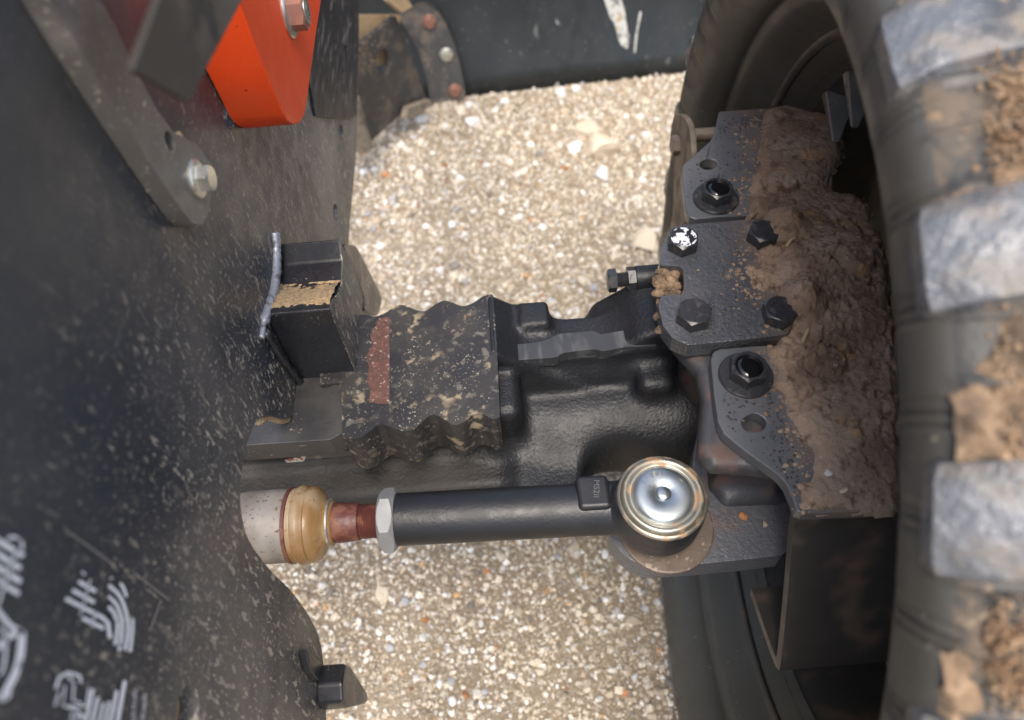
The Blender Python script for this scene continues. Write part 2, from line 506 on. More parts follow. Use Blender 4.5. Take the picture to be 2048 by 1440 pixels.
M['sleeve'] = material('satin_black_sleeve', (0.013, 0.014, 0.0165), 0.42, rough_var=.08, spec=.42,
    overlays=[dict(scale=14, detail=4, lo=.45, hi=.7, color=(.03, .032, .036), amount=.6, rough=.5)],
    bumps=[dict(scale=500, detail=3, strength=.4, dist=.0005)])
M['nut'] = material('bright_steel_nut', (0.27, 0.272, 0.27), 0.58, metal=.35, rough_var=.1,
    overlays=[dict(scale=120, detail=4, lo=.5, hi=.7, color=(.25, .25, .24), amount=.5, rough=.55)],
    bumps=[dict(scale=250, strength=.25, dist=.0005)])
M['rustrod'] = material('rusty_thread', (0.10, 0.030, 0.022), 0.45, rough_var=.1,
    overlays=[dict(scale=110, detail=5, lo=.48, hi=.62, color=(.20, .085, .05), amount=.8, rough=.6),
              dict(scale=60, detail=4, lo=.6, hi=.7, color=(.08, .02, .02), amount=.7, rough=.35)],
    bumps=[dict(scale=300, detail=4, strength=.4, dist=.001)])
M['boot'] = material('amber_grease_boot', (0.25, 0.14, 0.05), 0.36, rough_var=.1,
    overlays=[dict(scale=40, detail=5, lo=.45, hi=.7, color=(.40, .31, .19), amount=.75, rough=.5),
              dict(scale=220, detail=4, lo=.58, hi=.66, color=(.25, .12, .04), amount=.7)],
    bumps=[dict(scale=250, strength=.2, dist=.0006)])
M['housing'] = material('grey_stained_steel', (0.25, 0.22, 0.18), 0.45, metal=.1, rough_var=.08,
    overlays=[dict(scale=30, detail=5, lo=.40, hi=.66, color=(.14, .105, .075), amount=.8, rough=.6),
              dict(scale=420, detail=3, lo=.60, hi=.68, color=(.10, .05, .035), amount=.8)],
    bumps=[dict(scale=300, strength=.12, dist=.0005)])
M['cap'] = material('zinc_cap', (0.38, 0.36, 0.30), 0.42, metal=.85, rough_var=.08,
    overlays=[dict(scale=110, detail=5, lo=.50, hi=.64, color=(.36, .20, .09), amount=.75, rough=.6)],
    bumps=[dict(scale=350, strength=.08, dist=.0004)])
M['capblue'] = material('zinc_cap_blue', (0.42, 0.46, 0.475), 0.4, metal=.95, rough_var=.08,
    overlays=[dict(scale=160, detail=4, lo=.64, hi=.7, color=(.45, .38, .2), amount=.5, rough=.5)],
    bumps=[dict(scale=400, strength=.15, dist=.0004)])
M['seat'] = material('brown_machined_seat', (0.16, 0.125, 0.10), 0.45, metal=.25, rough_var=.1,
    overlays=[dict(scale=90, detail=5, lo=.5, hi=.65, color=(.10, .07, .055), amount=.8, rough=.6),
              dict(scale=260, detail=3, lo=.6, hi=.68, color=(.4, .33, .27), amount=.6)],
    bumps=[dict(scale=200, strength=.5, dist=.0008)])
M['link'] = material('brown_rusted_link', (0.20, 0.165, 0.125), 0.6, rough_var=.1,
    overlays=[dict(scale=70, detail=5, lo=.45, hi=.65, color=(.08, .065, .05), amount=.7)],
    bumps=[dict(scale=250, strength=.3, dist=.0008)])
M['rubber'] = material('tire_rubber', (0.066, 0.064, 0.056), 0.46, rough_var=.08, spec=.45,
    overlays=[dict(scale=16, detail=5, lo=.4, hi=.7, color=(.055, .052, .045), amount=.6, rough=.6),
              dict(scale=300, detail=4, lo=.64, hi=.70, color=(.30, .25, .18), amount=.6, rough=.9, mask=(20, .48, .65))],
    bumps=[dict(scale=400, strength=.12, dist=.0005)])
M['rubber_tread'] = material('muddy_tread_rubber', (0.04, 0.039, 0.036), 0.5, rough_var=.08, spec=.45,
    overlays=[dict(scale=45, detail=6, lo=.48, hi=.64, color=(.15, .115, .08), amount=.75, rough=.9),
              dict(scale=260, detail=4, lo=.58, hi=.68, color=(.36, .28, .19), amount=.8, rough=.9, mask=(26, .44, .62))],
    bumps=[dict(scale=400, strength=.12, dist=.0005), dict(scale=120, detail=5, strength=.4, dist=.002)])
M['lug'] = material('sheen_mottled_tread_rubber', (0.115, 0.122, 0.132), 0.30, rough_var=.1, spec=.8,  # blue-grey base is painted sky sheen, broken up by the dark patches
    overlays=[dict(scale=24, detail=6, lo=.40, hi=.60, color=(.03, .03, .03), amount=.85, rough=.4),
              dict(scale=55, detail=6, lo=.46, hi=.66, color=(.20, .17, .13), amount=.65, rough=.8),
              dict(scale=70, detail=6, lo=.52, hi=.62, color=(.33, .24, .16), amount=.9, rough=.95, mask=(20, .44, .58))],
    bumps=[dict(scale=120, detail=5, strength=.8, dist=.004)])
M['rim'] = material('dark_rim_paint', (0.045, 0.042, 0.038), 0.42, rough_var=.08,
    overlays=[dict(scale=40, detail=5, lo=.5, hi=.68, color=(.12, .08, .06), amount=.7, rough=.8)])
M['fin'] = material('bare_fin_metal', (0.28, 0.28, 0.26), 0.38, metal=.6, rough_var=.1,
    overlays=[dict(scale=70, detail=4, lo=.5, hi=.66, color=(.12, .08, .06), amount=.7, rough=.8)])
M['blade'] = material('dark_blade_paint', (0.014, 0.017, 0.018), 0.46, rough_var=.08,
    overlays=[dict(scale=7, detail=5, stretch=(1, 1, .25), lo=.42, hi=.75, color=(.042, .045, .045), amount=.6, rough=.55),
              dict(scale=60, detail=3, stretch=(1, 1, .1), lo=.66, hi=.72, color=(.16, .16, .155), amount=.45),
              dict(scale=300, detail=2, lo=.71, hi=.74, color=(.4, .37, .3), amount=.7)],
    bumps=[dict(scale=40, strength=.1, dist=.002)])
M['scratch'] = material('bare_scrape', (0.50, 0.50, 0.46), 0.5, metal=.3,
    overlays=[dict(scale=90, detail=5, lo=.48, hi=.6, color=(.10, .11, .11), amount=.85),
              dict(scale=45, detail=4, lo=.62, hi=.7, color=(.45, .30, .12), amount=.8)])
M['bladebracket'] = material('dusty_bracket', (0.035, 0.034, 0.033), 0.5, rough_var=.08,
    overlays=[dict(scale=35, detail=5, lo=.48, hi=.66, color=(.13, .10, .075), amount=.6, rough=.8),
              dict(scale=260, detail=4, lo=.58, hi=.65, color=(.42, .30, .19), amount=.75, mask=(14, .45, .6))],
    bumps=[dict(scale=200, strength=.2, dist=.001)])
M['white'] = material('white_decal_print', (0.80, 0.81, 0.83), 0.5,
    overlays=[dict(scale=160, detail=4, lo=.62, hi=.70, color=(.05, .05, .055), amount=.8)])
M['sticker'] = material('faded_label', (0.13, 0.118, 0.10), 0.5, rough_var=.06,
    overlays=[dict(scale=90, detail=4, lo=.6, hi=.68, color=(.30, .25, .18), amount=.6)])
M['stickerwhite'] = material('label_corner_white', (0.62, 0.55, 0.46), 0.55,
    overlays=[dict(scale=160, detail=3, lo=.5, hi=.55, color=(.30, .05, .035), amount=.9), dict(scale=260, detail=3, lo=.55, hi=.6, color=(.08, .07, .06), amount=.8)])
M['straw'] = material('dry_straw', (0.44, 0.33, 0.18), 0.8)
M['twig'] = material('dark_twig', (0.10, 0.065, 0.045), 0.85)

# ------------------------------------------------------------------ ground and gravel
M['ground'] = material('sandy_ground', (0.24, 0.19, 0.13), 0.95, spec=.2,
    overlays=[dict(scale=5, detail=5, lo=.35, hi=.7, color=(.34, .28, .20), amount=.6, rough=.95),
              dict(scale=230, detail=4, lo=.5, hi=.62, color=(.46, .40, .31), amount=.6, rough=.95),
              dict(scale=330, detail=4, lo=.60, hi=.68, color=(.16, .125, .09), amount=.7, rough=.95)],
    bumps=[dict(scale=260, detail=5, strength=1.0, dist=.004)])
M['gravel'] = material('gravel_stones', (0.5, 0.45, 0.36), 0.85, attr='tint', spec=.3,
    overlays=[dict(scale=300, detail=4, lo=.45, hi=.7, color=(.36, .29, .20), amount=.35, rough=.9)],
    bumps=[dict(scale=700, detail=3, strength=.4, dist=.0006)])
gx = 60.0
g = mesh('ground', [(-gx, -gx, 0), (gx, -gx, 0), (gx, gx, 0), (-gx, gx, 0)], [(0, 1, 2, 3)], M['ground'], smooth=0)
tag(g, 'pale tan sandy ground under the gravel', 'ground', kind='structure')

def ico():
    bm = bmesh.new(); bmesh.ops.create_icosphere(bm, subdivisions=1, radius=1.0)
    v = np.array([q.co[:] for q in bm.verts]); f = np.array([[q.index for q in p.verts] for p in bm.faces]); bm.free()
    return v, f
def rot_rand(n):
    q = RNG.normal(size=(n, 4)); q /= np.linalg.norm(q, axis=1)[:, None]
    w, x, y, z = q.T
    return np.stack([np.stack([1 - 2 * (y * y + z * z), 2 * (x * y - z * w), 2 * (x * z + y * w)], 1),
                     np.stack([2 * (x * y + z * w), 1 - 2 * (x * x + z * z), 2 * (y * z - x * w)], 1),
                     np.stack([2 * (x * z - y * w), 2 * (y * z + x * w), 1 - 2 * (x * x + y * y)], 1)], 1)
PALETTE = np.array([(.60, .515, .39), (.66, .58, .455), (.52, .43, .31), (.72, .665, .57), (.78, .76, .70), (.44, .36, .25), (.42, .40, .37), (.20, .18, .16), (.56, .34, .16), (.34, .17, .10), (.66, .66, .66)])
_g = PALETTE.mean(1, keepdims=True); PALETTE = _g + (PALETTE - _g) * .92
PWT = np.array([.22, .20, .16, .13, .08, .10, .05, .03, .008, .005, .015])

def stones(n, xr, yr, r_lo, r_hi, power, sink=.25, subd=None):
    V0, F0 = ico()
    x = RNG.uniform(*xr, n); y = RNG.uniform(*yr, n)
    r = r_lo + (r_hi - r_lo) * RNG.random(n) ** power
    R = rot_rand(n)
    an = np.stack([np.ones(n), RNG.uniform(.6, 1, n), RNG.uniform(.45, .85, n)], 1)
    base = V0[None] * (1 + RNG.uniform(-.34, .34, (n, len(V0), 1)))
    v = base * an[:, None, :] * r[:, None, None]
    v = np.einsum('nij,nkj->nki', R, v)
    v[..., 0] += x[:, None]; v[..., 1] += y[:, None]; v[..., 2] += (r * (1 - 2 * sink) * .6)[:, None]
    c = PALETTE[RNG.choice(len(PALETTE), n, p=PWT / PWT.sum())] * RNG.uniform(.68, 1.15, (n, 1))
    f = F0[None] + (np.arange(n) * len(V0))[:, None, None]
    return v.reshape(-1, 3), f.reshape(-1, 3), np.repeat(c, len(V0), axis=0)

def fast_mesh(name, v, f, mat, col=None, smooth=False):
    me = bpy.data.meshes.new(name)
    me.vertices.add(len(v)); me.vertices.foreach_set('co', np.ascontiguousarray(v, dtype=np.float32).ravel())
    k = f.shape[1]
    me.loops.add(f.size); me.loops.foreach_set('vertex_index', np.ascontiguousarray(f, dtype=np.int32).ravel())
    me.polygons.add(len(f)); me.polygons.foreach_set('loop_start', np.arange(0, f.size, k, dtype=np.int32))
    me.update(calc_edges=True)
    me.polygons.foreach_set('use_smooth', np.full(len(f), smooth))
    if col is not None:
        a = me.color_attributes.new('tint', 'FLOAT_COLOR', 'POINT')
        a.data.foreach_set('color', np.concatenate([np.clip(col, 0, 1), np.ones((len(col), 1))], 1).astype(np.float32).ravel())
    me.materials.append(mat)
    me.validate()
    o = bpy.data.objects.new(name, me); COL.objects.link(o)
    return o

sets = [stones(60000, (-.42, .48), (.04, 1.22), .0012, .0034, 1.6),
        stones(4200, (-.42, .48), (.04, 1.22), .003, .0056, 2.0),
        stones(900, (-.42, .48), (.55, 1.2), .0045, .0100, 2.4),
        stones(120, (-.42, .48), (.04, .55), .0045, .0075, 2.0),
        stones(9000, (-1.3, 1.3), (-.7, 2.2), .002, .006, 2.0)]
vv = []; ff = []; cc = []; s = 0
for v, f, c in sets:
    vv.append(v); ff.append(f + s); cc.append(c); s += len(v)
gr = fast_mesh('gravel', np.concatenate(vv), np.concatenate(ff), M['gravel'], np.concatenate(cc))
tag(gr, 'loose tan and white gravel covering the ground', 'gravel', kind='stuff')

# ------------------------------------------------------------------ loose stones one can pick out
def rock_mesh(name, seed, mat, flat=.7, sub=2, rough=.28):
    r = np.random.default_rng(seed)
    bm = bmesh.new(); bmesh.ops.create_icosphere(bm, subdivisions=sub, radius=1.0)
    cuts = [(r.normal(size=3), r.uniform(.45, .85)) for _ in range(9)]
    for v in bm.verts:
        p = np.array(v.co)
        for n_, d in cuts:
            n2 = n_ / np.linalg.norm(n_)
            t = p @ n2
            if t > d: p = p - n2 * (t - d)
        p = p * (1 + r.uniform(-rough, rough) * .45)
        v.co = (p[0], p[1] * .8, p[2] * flat)
    me = bpy.data.meshes.new(name); bm.to_mesh(me); bm.free()
    me.materials.append(mat)
    return me
M['stone_white'] = material('white_limestone', (0.74, 0.73, 0.70), 0.8, rand_tint=.15,
    overlays=[dict(scale=120, detail=4, lo=.5, hi=.68, color=(.50, .45, .38), amount=.6)], bumps=[dict(scale=300, detail=4, strength=.5, dist=.001)])
M['stone_tan'] = material('tan_limestone', (0.56, 0.47, 0.35), 0.85, rand_tint=.18,
    overlays=[dict(scale=90, detail=4, lo=.45, hi=.7, color=(.70, .62, .50), amount=.7)], bumps=[dict(scale=250, detail=4, strength=.5, dist=.001)])
M['stone_grey'] = material('grey_stone', (0.34, 0.34, 0.34), 0.75, rand_tint=.3,
    overlays=[dict(scale=120, detail=4, lo=.5, hi=.68, color=(.20, .19, .18), amount=.6)], bumps=[dict(scale=300, detail=4, strength=.5, dist=.001)])
M['stone_rust'] = material('rusty_orange_stone', (0.42, 0.19, 0.08), 0.85, rand_tint=.25, bumps=[dict(scale=300, detail=4, strength=.5, dist=.001)])
rock_pool = {k: [rock_mesh('stone', 100 + 10 * j + i, M['stone_' + k], flat=.65) for i in range(3)] for j, k in enumerate(('white', 'tan', 'grey', 'rust'))}

def rock(px, py, size_px, kind, label, group=None, cat='stone', name='pebble', tall=.6):
    p = at(px, py, 'z', 0.002)
    d = (p - CAM) @ FWD
    r = size_px / F_PX * d / 2
    o = bpy.data.objects.new(name, random.choice(rock_pool[kind]))
    o.location = (p[0], p[1], r * .25)
    o.scale = (r, r, r * tall / .65)
    o.rotation_euler = (random.uniform(-.3, .3), random.uniform(-.3, .3), random.uniform(0, 6.28))
    COL.objects.link(o)
    tag(o, label, cat, group)
    return o
rock(1178, 262, 62, 'tan', 'yellowish rock of the tan cluster, on its blade side', name='rock')
rock(1200, 298, 84, 'tan', 'largest tan rock of the cluster between frame and tire', name='rock', tall=.75)
rock(1150, 295, 46, 'white', 'white rock of the tan cluster, on its frame plate side', name='rock')
rock(1203, 350, 52, 'white', 'striped white rock beside the tan cluster, on its axle side', name='rock', tall=.75)
rock(1290, 485, 70, 'tan', 'flat tan rock beside the inner sidewall of the tire', name='rock', tall=.35)
rock(945, 245, 52, 'white', 'long white rock lying in front of the blade', name='rock', tall=.4)
rock(1150, 1100, 44, 'tan', 'flat pale rock showing beneath the tie rod end', name='rock', tall=.4)
rock(763, 1190, 38, 'tan', 'flat tan rock on gravel near the curved frame edge', name='rock', tall=.35)
WL = ('small white pebble lying on the tan gravel', 'white pebbles on the gravel')
for px, py, s in [(1120, 185, 34), (1150, 178, 26), (1010, 205, 24), (974, 330, 22), (918, 358, 24), (1040, 432, 22), (1052, 410, 16), (905, 448, 26), (1085, 455, 20), (1035, 350, 18), (1005, 365, 18),
                  (938, 210, 26), (840, 240, 26), (728, 345, 26), (750, 340, 24), (1190, 640, 24), (1115, 630, 24), (1165, 655, 18), (1290, 270, 22), (1285, 360, 22), (1270, 395, 20), (880, 500, 20), (930, 470, 18),
                  (836, 1190, 20), (758, 1265, 20), (940, 1100, 16), (962, 1245, 18), (985, 1335, 18), (890, 1190, 16), (898, 1300, 18), (930, 1300, 18), (1050, 1255, 14), (1018, 1185, 14), (1335, 1325, 18), (1243, 1232, 18), (1225, 1232, 16), (665, 1290, 14), (820, 1100, 18), (1210, 1110, 26), (770, 1105, 18), (905, 1400, 24)]:
    rock(px, py, s, 'white', WL[0], WL[1])
for px, py, s in [(895, 385, 16), (1190, 575, 26), (845, 1305, 0), (1245, 205, 0), (895, 1290, 0), (1120, 575, 18), (1100, 600, 20), (765, 430, 22), (812, 1205, 24), (780, 1295, 22), (845, 1330, 20), (1115, 1110, 22), (785, 1150, 16), (903, 1362, 26), (970, 1385, 20), (735, 430, 20), (722, 1252, 14)]:
    if s: rock(px, py, s, 'grey', 'small grey pebble lying on the tan gravel', 'grey pebbles on the gravel')
for px, py, s in [(635, 1205, 14), (735, 1302, 18), (1085, 590, 14), (1130, 335, 20), (930, 1390, 18), (975, 1142, 16), (850, 1240, 18), (1368, 1290, 12), (1250, 1385, 18), (770, 350, 20), (1060, 440, 14), (890, 330, 14)]:
    rock(px, py, s, 'rust', 'small rusty orange pebble lying on the tan gravel', 'rusty pebbles on the gravel')

# ------------------------------------------------------------------ side frame plate
PX = -0.145
frame = thing('frame_plate', 'large black side frame plate covered in dust flecks, with printed decals', 'frame', (PX, .35, .29))
edge = [(716, -80), (717, 40), (716, 150), (713, 300), (700, 440), (692, 600), (688, 655), (660, 715), (612, 772), (606, 790), (598, 815), (584, 832), (566, 838), (545, 832), (526, 832), (508, 850), (495, 885), (484, 940),
        (480, 990), (485, 1040), (500, 1085), (540, 1140), (582, 1182), (618, 1232), (638, 1275), (646, 1320), (650, 1380), (655, 1500), (662, 1640)]
eo = spline([at(p[0], p[1], 'x', PX) for p in edge], 3)
out = [np.array([PX, 1.05, eo[0][2]])] + eo + [np.array([PX, -.12, eo[-1][2]]), np.array([PX, -.12, .80]), np.array([PX, 1.05, .80])]
def hole_px(cx, cy, w, h, ax, v, n=16, tilt=0.0):
    r = []
    for k in range(n):
        t = 2 * math.pi * k / n
        x = w * math.cos(t); y = h * math.sin(t)
        r.append(at(cx + x * math.cos(tilt) - y * math.sin(tilt), cy + x * math.sin(tilt) + y * math.cos(tilt), ax, v))
    return r
holes = [hole_px(458, 230, 11, 30, 'x', PX, tilt=-.1), hole_px(682, 262, 4.5, 15, 'x', PX, tilt=-.1), hole_px(671, 425, 5, 18, 'x', PX, tilt=-.05), hole_px(374, 1428, 24, 60, 'x', PX, tilt=.12)]
v, f = prism(out, (-.010, 0, 0), holes)
mesh('panel', v, f, M['plate'], frame)
# scuffed pad, front
sp = [(560, -60), (719, -60), (718, 60), (716, 150), (714, 232), (700, 238), (660, 236), (632, 232), (618, 150), (600, 40)]
v, f = prism(ats(sp, 'x', PX + .0025), (-.0022, 0, 0), [hole_px(692, 102, 3.5, 12, 'x', PX + .0025)])
mesh('scuffed_pad', v, f, M['scuffed'], frame, bevel=.0008)
# stop block
XB = PX + .040
prof = [(680, 477), (705, 530), (726, 588), (724, 680), (720, 766), (690, 690), (668, 636), (661, 618), (664, 604), (676, 586), (684, 566), (685, 520)]
v, f = prism(ats(prof, 'x', XB), (PX + .0005 - XB, 0, 0))
block = mesh('stop_block', v, f, M['black'], frame, bevel=.0016, seg=3)
v, f = prism(ats([(p[0] + .8 * (692 - p[0]) * .03, p[1] + (620 - p[1]) * .03) for p in prof], 'x', XB + .0006), (-.0009, 0, 0))
mesh('end_face', v, f, M['plate'], block)
# dirt lying in the hollow of the block
vp = spline(ats([(684, 558), (685, 572), (678, 586), (668, 601), (663, 612)], 'x', XB), 4)
vl = []; fl = []
nu = 22; nv = len(vp)
for i in range(nu + 1):
    for j, p in enumerate(vp):
        t = j / (nv - 1); w = math.sin(math.pi * t) ** .6
        dj = vp[min(j + 1, nv - 1)] - vp[max(j - 1, 0)]; dj = dj / np.linalg.norm(dj)
        nj = np.array([0, -dj[2], dj[1]])
        if nj @ (CAM - p) < 0: nj = -nj
        lift = (.0042 * w * (0.7 + 0.5 * random.random()) - .0008) * (.75 + .5 * abs(2 * i / nu - 1))
        vl.append((XB - .001 - (XB - PX - .001) * i / nu, p[1] + lift * nj[1], p[2] + lift * nj[2]))
for i in range(nu):
    for j in range(nv - 1):
        a = i * nv + j; fl.append((a, a + 1, a + nv + 1, a + nv))
mesh('dirt', vl, fl, M['dirt'], block, smooth=180)
wp = spline(ats([(549, 466), (552, 500), (551, 540), (546, 580), (537, 612), (528, 642), (523, 676)], 'x', PX + .0008), 8)
v, f = tube(wp, [.0034 * (1 + .05 * math.sin(i * 1.9) + random.uniform(-.08, .08)) * (1 if i < len(wp) - 8 else .55) for i in range(len(wp))], 12)
mesh('weld_bead', v, f, M['weld'], block, smooth=180)
wp = spline(ats([(530, 664), (556, 706), (585, 745), (606, 772)], 'x', PX + .002), 6)
v, f = tube(wp, [.0026 * (1 + .25 * math.sin(i * 1.7)) for i in range(len(wp))], 8)
mesh('weld_bead', v, f, M['black'], block, smooth=180)
# tab behind the block
tabp = [(688, 494), (702, 489), (714, 494), (728, 520), (746, 556), (763, 592), (760, 622), (752, 632), (730, 622), (728, 596), (712, 552)]
XT = PX + .022
v, f = prism(ats(spline(tabp, 3, True), 'x', XT), (-.015, 0, 0))
mesh('stop_tab', v, f, M['black'], frame, bevel=.0012)
# lower lug near the bottom edge
XL = PX + .018
lug = [(690, 1326), (702, 1331), (735, 1384), (738, 1402), (732, 1408), (696, 1416), (687, 1404), (685, 1366)]
v, f = prism(ats(lug, 'x', XL), (PX + .0005 - XL, 0, 0))
lowlug = mesh('lower_lug', v, f, M['black'], frame, bevel=.0022, seg=3)
v, f = prism(ats([(612, 1296), (645, 1326), (640, 1362), (622, 1340)], 'x', PX + .006), (-.0055, 0, 0))
mesh('gusset', v, f, M['black'], lowlug, bevel=.0015)
# dirt behind the slot and in the notch
mesh('packed_dirt', *prism(ats([(330, 1375), (420, 1375), (420, 1520), (330, 1520)], 'x', PX - .0085), (-.004, 0, 0)), M['dirt'], frame)
v, f = tube(spline(ats([(612, 776), (600, 812), (584, 833), (560, 839), (536, 833), (516, 842)], 'x', PX - .004), 4), .0028, 8)
mesh('edge_dirt', v, f, M['dirt'], frame, smooth=180)

# printed decals on the frame plate
def strokes(lines, off=.0006):
    parts = []
    for w, pts, curved in lines:
        pts2 = spline(pts, 6) if curved else [np.array(p, float) for p in pts]
        L_ = []; R_ = []
        for i, p in enumerate(pts2):
            d = pts2[min(i + 1, len(pts2) - 1)] - pts2[max(i - 1, 0)]
            d = d / (np.linalg.norm(d) + 1e-9); n_ = np.array([-d[1], d[0]])
            ww = w / 2
            L_.append(at(*(p + n_ * ww), 'x', PX + off)); R_.append(at(*(p - n_ * ww), 'x', PX + off))
        V = L_ + R_; n = len(L_)
        F = [(i, i + 1, n + i + 1, n + i) for i in range(n - 1)]
        parts.append((V, F))
    return merge(*parts)
d1 = [(11, [(-30, 1066), (47, 1112)], 0), (11, [(-30, 1092), (41, 1137)], 0), (11, [(-30, 1118), (42, 1164)], 0), (10, [(-30, 1145), (38, 1188)], 0), (5, [(34, 1098), (12, 1160), (-4, 1210)], 0), (6, [(14, 1078), (28, 1074), (42, 1082), (45, 1098)], 1)]
d2 = [(10, [(-20, 1200), (4, 1232), (22, 1252), (45, 1264)], 1), (12, [(-10, 1300), (20, 1272), (47, 1262)], 1), (15, [(44, 1262), (42, 1300), (34, 1338), (18, 1372), (4, 1398)], 1), (6, [(0, 1255), (12, 1275), (8, 1330), (0, 1350)], 1), (7, [(-10, 1392), (8, 1400), (22, 1386)], 1)]
d3 = [(8, [(157, 1163), (192, 1183)], 0), (8, [(145, 1180), (189, 1205)], 0), (8, [(131, 1197), (205, 1235), (216, 1246), (220, 1276)], 0), (8, [(165, 1236), (208, 1257)], 0), (3, [(181, 1158), (161, 1230)], 0), (3, [(191, 1222), (184, 1255)], 0),
      (7, [(217, 1170), (240, 1193), (254, 1232), (256, 1265), (250, 1300)], 1), (7, [(217, 1192), (234, 1211), (244, 1243), (243, 1275), (238, 1302)], 1), (7, [(217, 1213), (229, 1228), (235, 1255), (230, 1290)], 1), (6, [(240, 1166), (248, 1178), (253, 1194)], 1), (6, [(266, 1238), (264, 1275), (260, 1304)], 1), (4, [(164, 1143), (170, 1150)], 0), (4, [(218, 1157), (226, 1156)], 0)]
d4 = [(7, [(186, 1378), (170, 1450)], 0), (7, [(196, 1394), (183, 1450)], 0), (6, [(207, 1405), (197, 1450)], 0), (6, [(219, 1402), (209, 1450)], 0), (7, [(234, 1381), (220, 1450)], 0), (8, [(250, 1361), (234, 1450)], 0),
      (6, [(112, 1378), (118, 1355), (136, 1345), (160, 1352), (162, 1366)], 0), (4, [(130, 1372), (126, 1412), (172, 1412), (178, 1376)], 0), (4, [(148, 1366), (146, 1400), (164, 1408)], 0), (4, [(110, 1412), (118, 1385)], 0), (5, [(126, 1412), (152, 1420), (172, 1440)], 1), (5, [(140, 1430), (165, 1436)], 0), (5, [(138, 1442), (162, 1450)], 0), (4, [(135, 1350), (150, 1370)], 0)]
for d in (d1, d2, d3, d4):
    mesh('decal_print', *strokes(d), M['white'], frame, smooth=0, recalc=False)

def text_mesh(s, size):
    c = bpy.data.curves.new('lettering', 'FONT'); c.body = s; c.size = size
    o = bpy.data.objects.new('lettering', c); COL.objects.link(o)
    dg = bpy.context.evaluated_depsgraph_get(); dg.update()
    me = o.evaluated_get(dg).to_mesh()
    v = [tuple(q.co) for q in me.vertices]; f = [tuple(p.vertices) for p in me.polygons]
    o.evaluated_get(dg).to_mesh_clear()
    bpy.data.objects.remove(o); bpy.data.curves.remove(c)
    return v, f
def lettering(name, s, p_start, p_end, p_up, off, mat, parent, ax='x', v0=PX, height_px=14):
    """text from pixel p_start towards p_end, letters standing towards p_up, on a plane"""
    a = at(*p_start, ax, v0 + off); b = at(*p_end, ax, v0 + off); c = at(*p_up, ax, v0 + off)
    u = b - a; length = np.linalg.norm(u); u /= length
    w = c - a; w -= u * (w @ u); hgt = np.linalg.norm(w); w /= hgt
    v, f = text_mesh(s, 1.0)
    vv = np.array(v); vv[:, 0] -= vv[:, 0].min(); wd = vv[:, 0].max(); ht = .72
    pts = [a + u * (q[0] / wd * length) + w * (q[1] / ht * hgt) for q in vv]
    return mesh(name, pts, f, mat, parent, smooth=0, recalc=False)
M['faint'] = material('faint_grey_scratch', (0.36, 0.33, 0.285), 0.6)
for pts_s in ([(130, 1060), (215, 1120), (235, 1142)], [(268, 1145), (312, 1180), (338, 1200)], [(322, 1200), (308, 1240), (300, 1262)]):
    mesh('scratch', *strokes([(2.2, pts_s, 1)], .0004), M['faint'], frame, smooth=0, recalc=False)
lettering('decal_lettering', 'HYDRAULIC FLUID', (266, 1502), (274, 1377), (258, 1502), .0006, M['white'], frame)
lettering('decal_lettering', 'LUBRICANT', (285, 1478), (295, 1386), (277, 1478), .0006, M['white'], frame)

# ------------------------------------------------------------------ bolts
def hex_bolt(parent, origin, axis, a, h, mat, rot=0.0, washer=0.0, washer_h=.0015, dish=0.0, washer_mat=None, name='hex_bolt'):
    o = np.array(origin, float); ax = np.array(axis, float) / np.linalg.norm(axis)
    v, f = hexhead(o + ax * (washer_h if washer else 0), axis, a, h, rot, dish)
    b = mesh(name, v, f, mat, parent, smooth=24)
    if washer:
        v, f = lathe([(-.001, washer * .97), (0, washer), (washer_h * .6, washer), (washer_h, washer * .95), (washer_h + .0004, a * 1.0)], o, axis, 40)
        mesh('washer', v, f, washer_mat or mat, b, smooth=30)
    return b

# ------------------------------------------------------------------ strap, bar and orange bracket on the frame plate
XS = PX + .009
strap = thing('mounting_strap', 'grey dusty steel strap running diagonally across the black frame plate', 'strap', at(390, 440, 'x', PX))
so = [(40, -90), (100, 0), (170, 118), (252, 250), (330, 372), (366, 424), (386, 448), (402, 450), (416, 430), (424, 380), (420, 325), (392, 288), (345, 262), (312, 215), (272, 140), (235, 60), (190, -20), (150, -90)]
v, f = prism(ats(so, 'x', XS), (PX + .0003 - XS, 0, 0), [hole_px(340, 282, 9, 22, 'x', XS, tilt=-.3)])
mesh('strip', v, f, M['strap'], strap, bevel=.001)
hex_bolt(strap, at(392, 358, 'x', XS), (1, 0, 0), .0056, .0058, M['zinc'], rot=.35, washer=.0088, washer_h=.0016)
v, f = lathe([(0, .003), (.004, .004), (.005, .002)], at(343, 282, 'x', XS - .007), (1, 0, 0), 10)
mesh('packed_dirt', v, f, M['dirt'], strap, smooth=180)

bar = thing('square_bar', 'dusty brown square bar ending above the diagonal grey strap', 'bar', at(320, 170, 'x', -.075))
bo = [(262, 142), (372, 204), (384, 196), (500, -30), (560, -140), (400, -200), (318, -10)]
rd = ray(350, 80); rd = rd / np.linalg.norm(rd)
v, f = prism(ats(bo, 'x', -.092), rd * .022 + np.array([-.003, 0, 0]))
mesh('shaft', v, f, M['bar'], bar, bevel=.0025, seg=3)

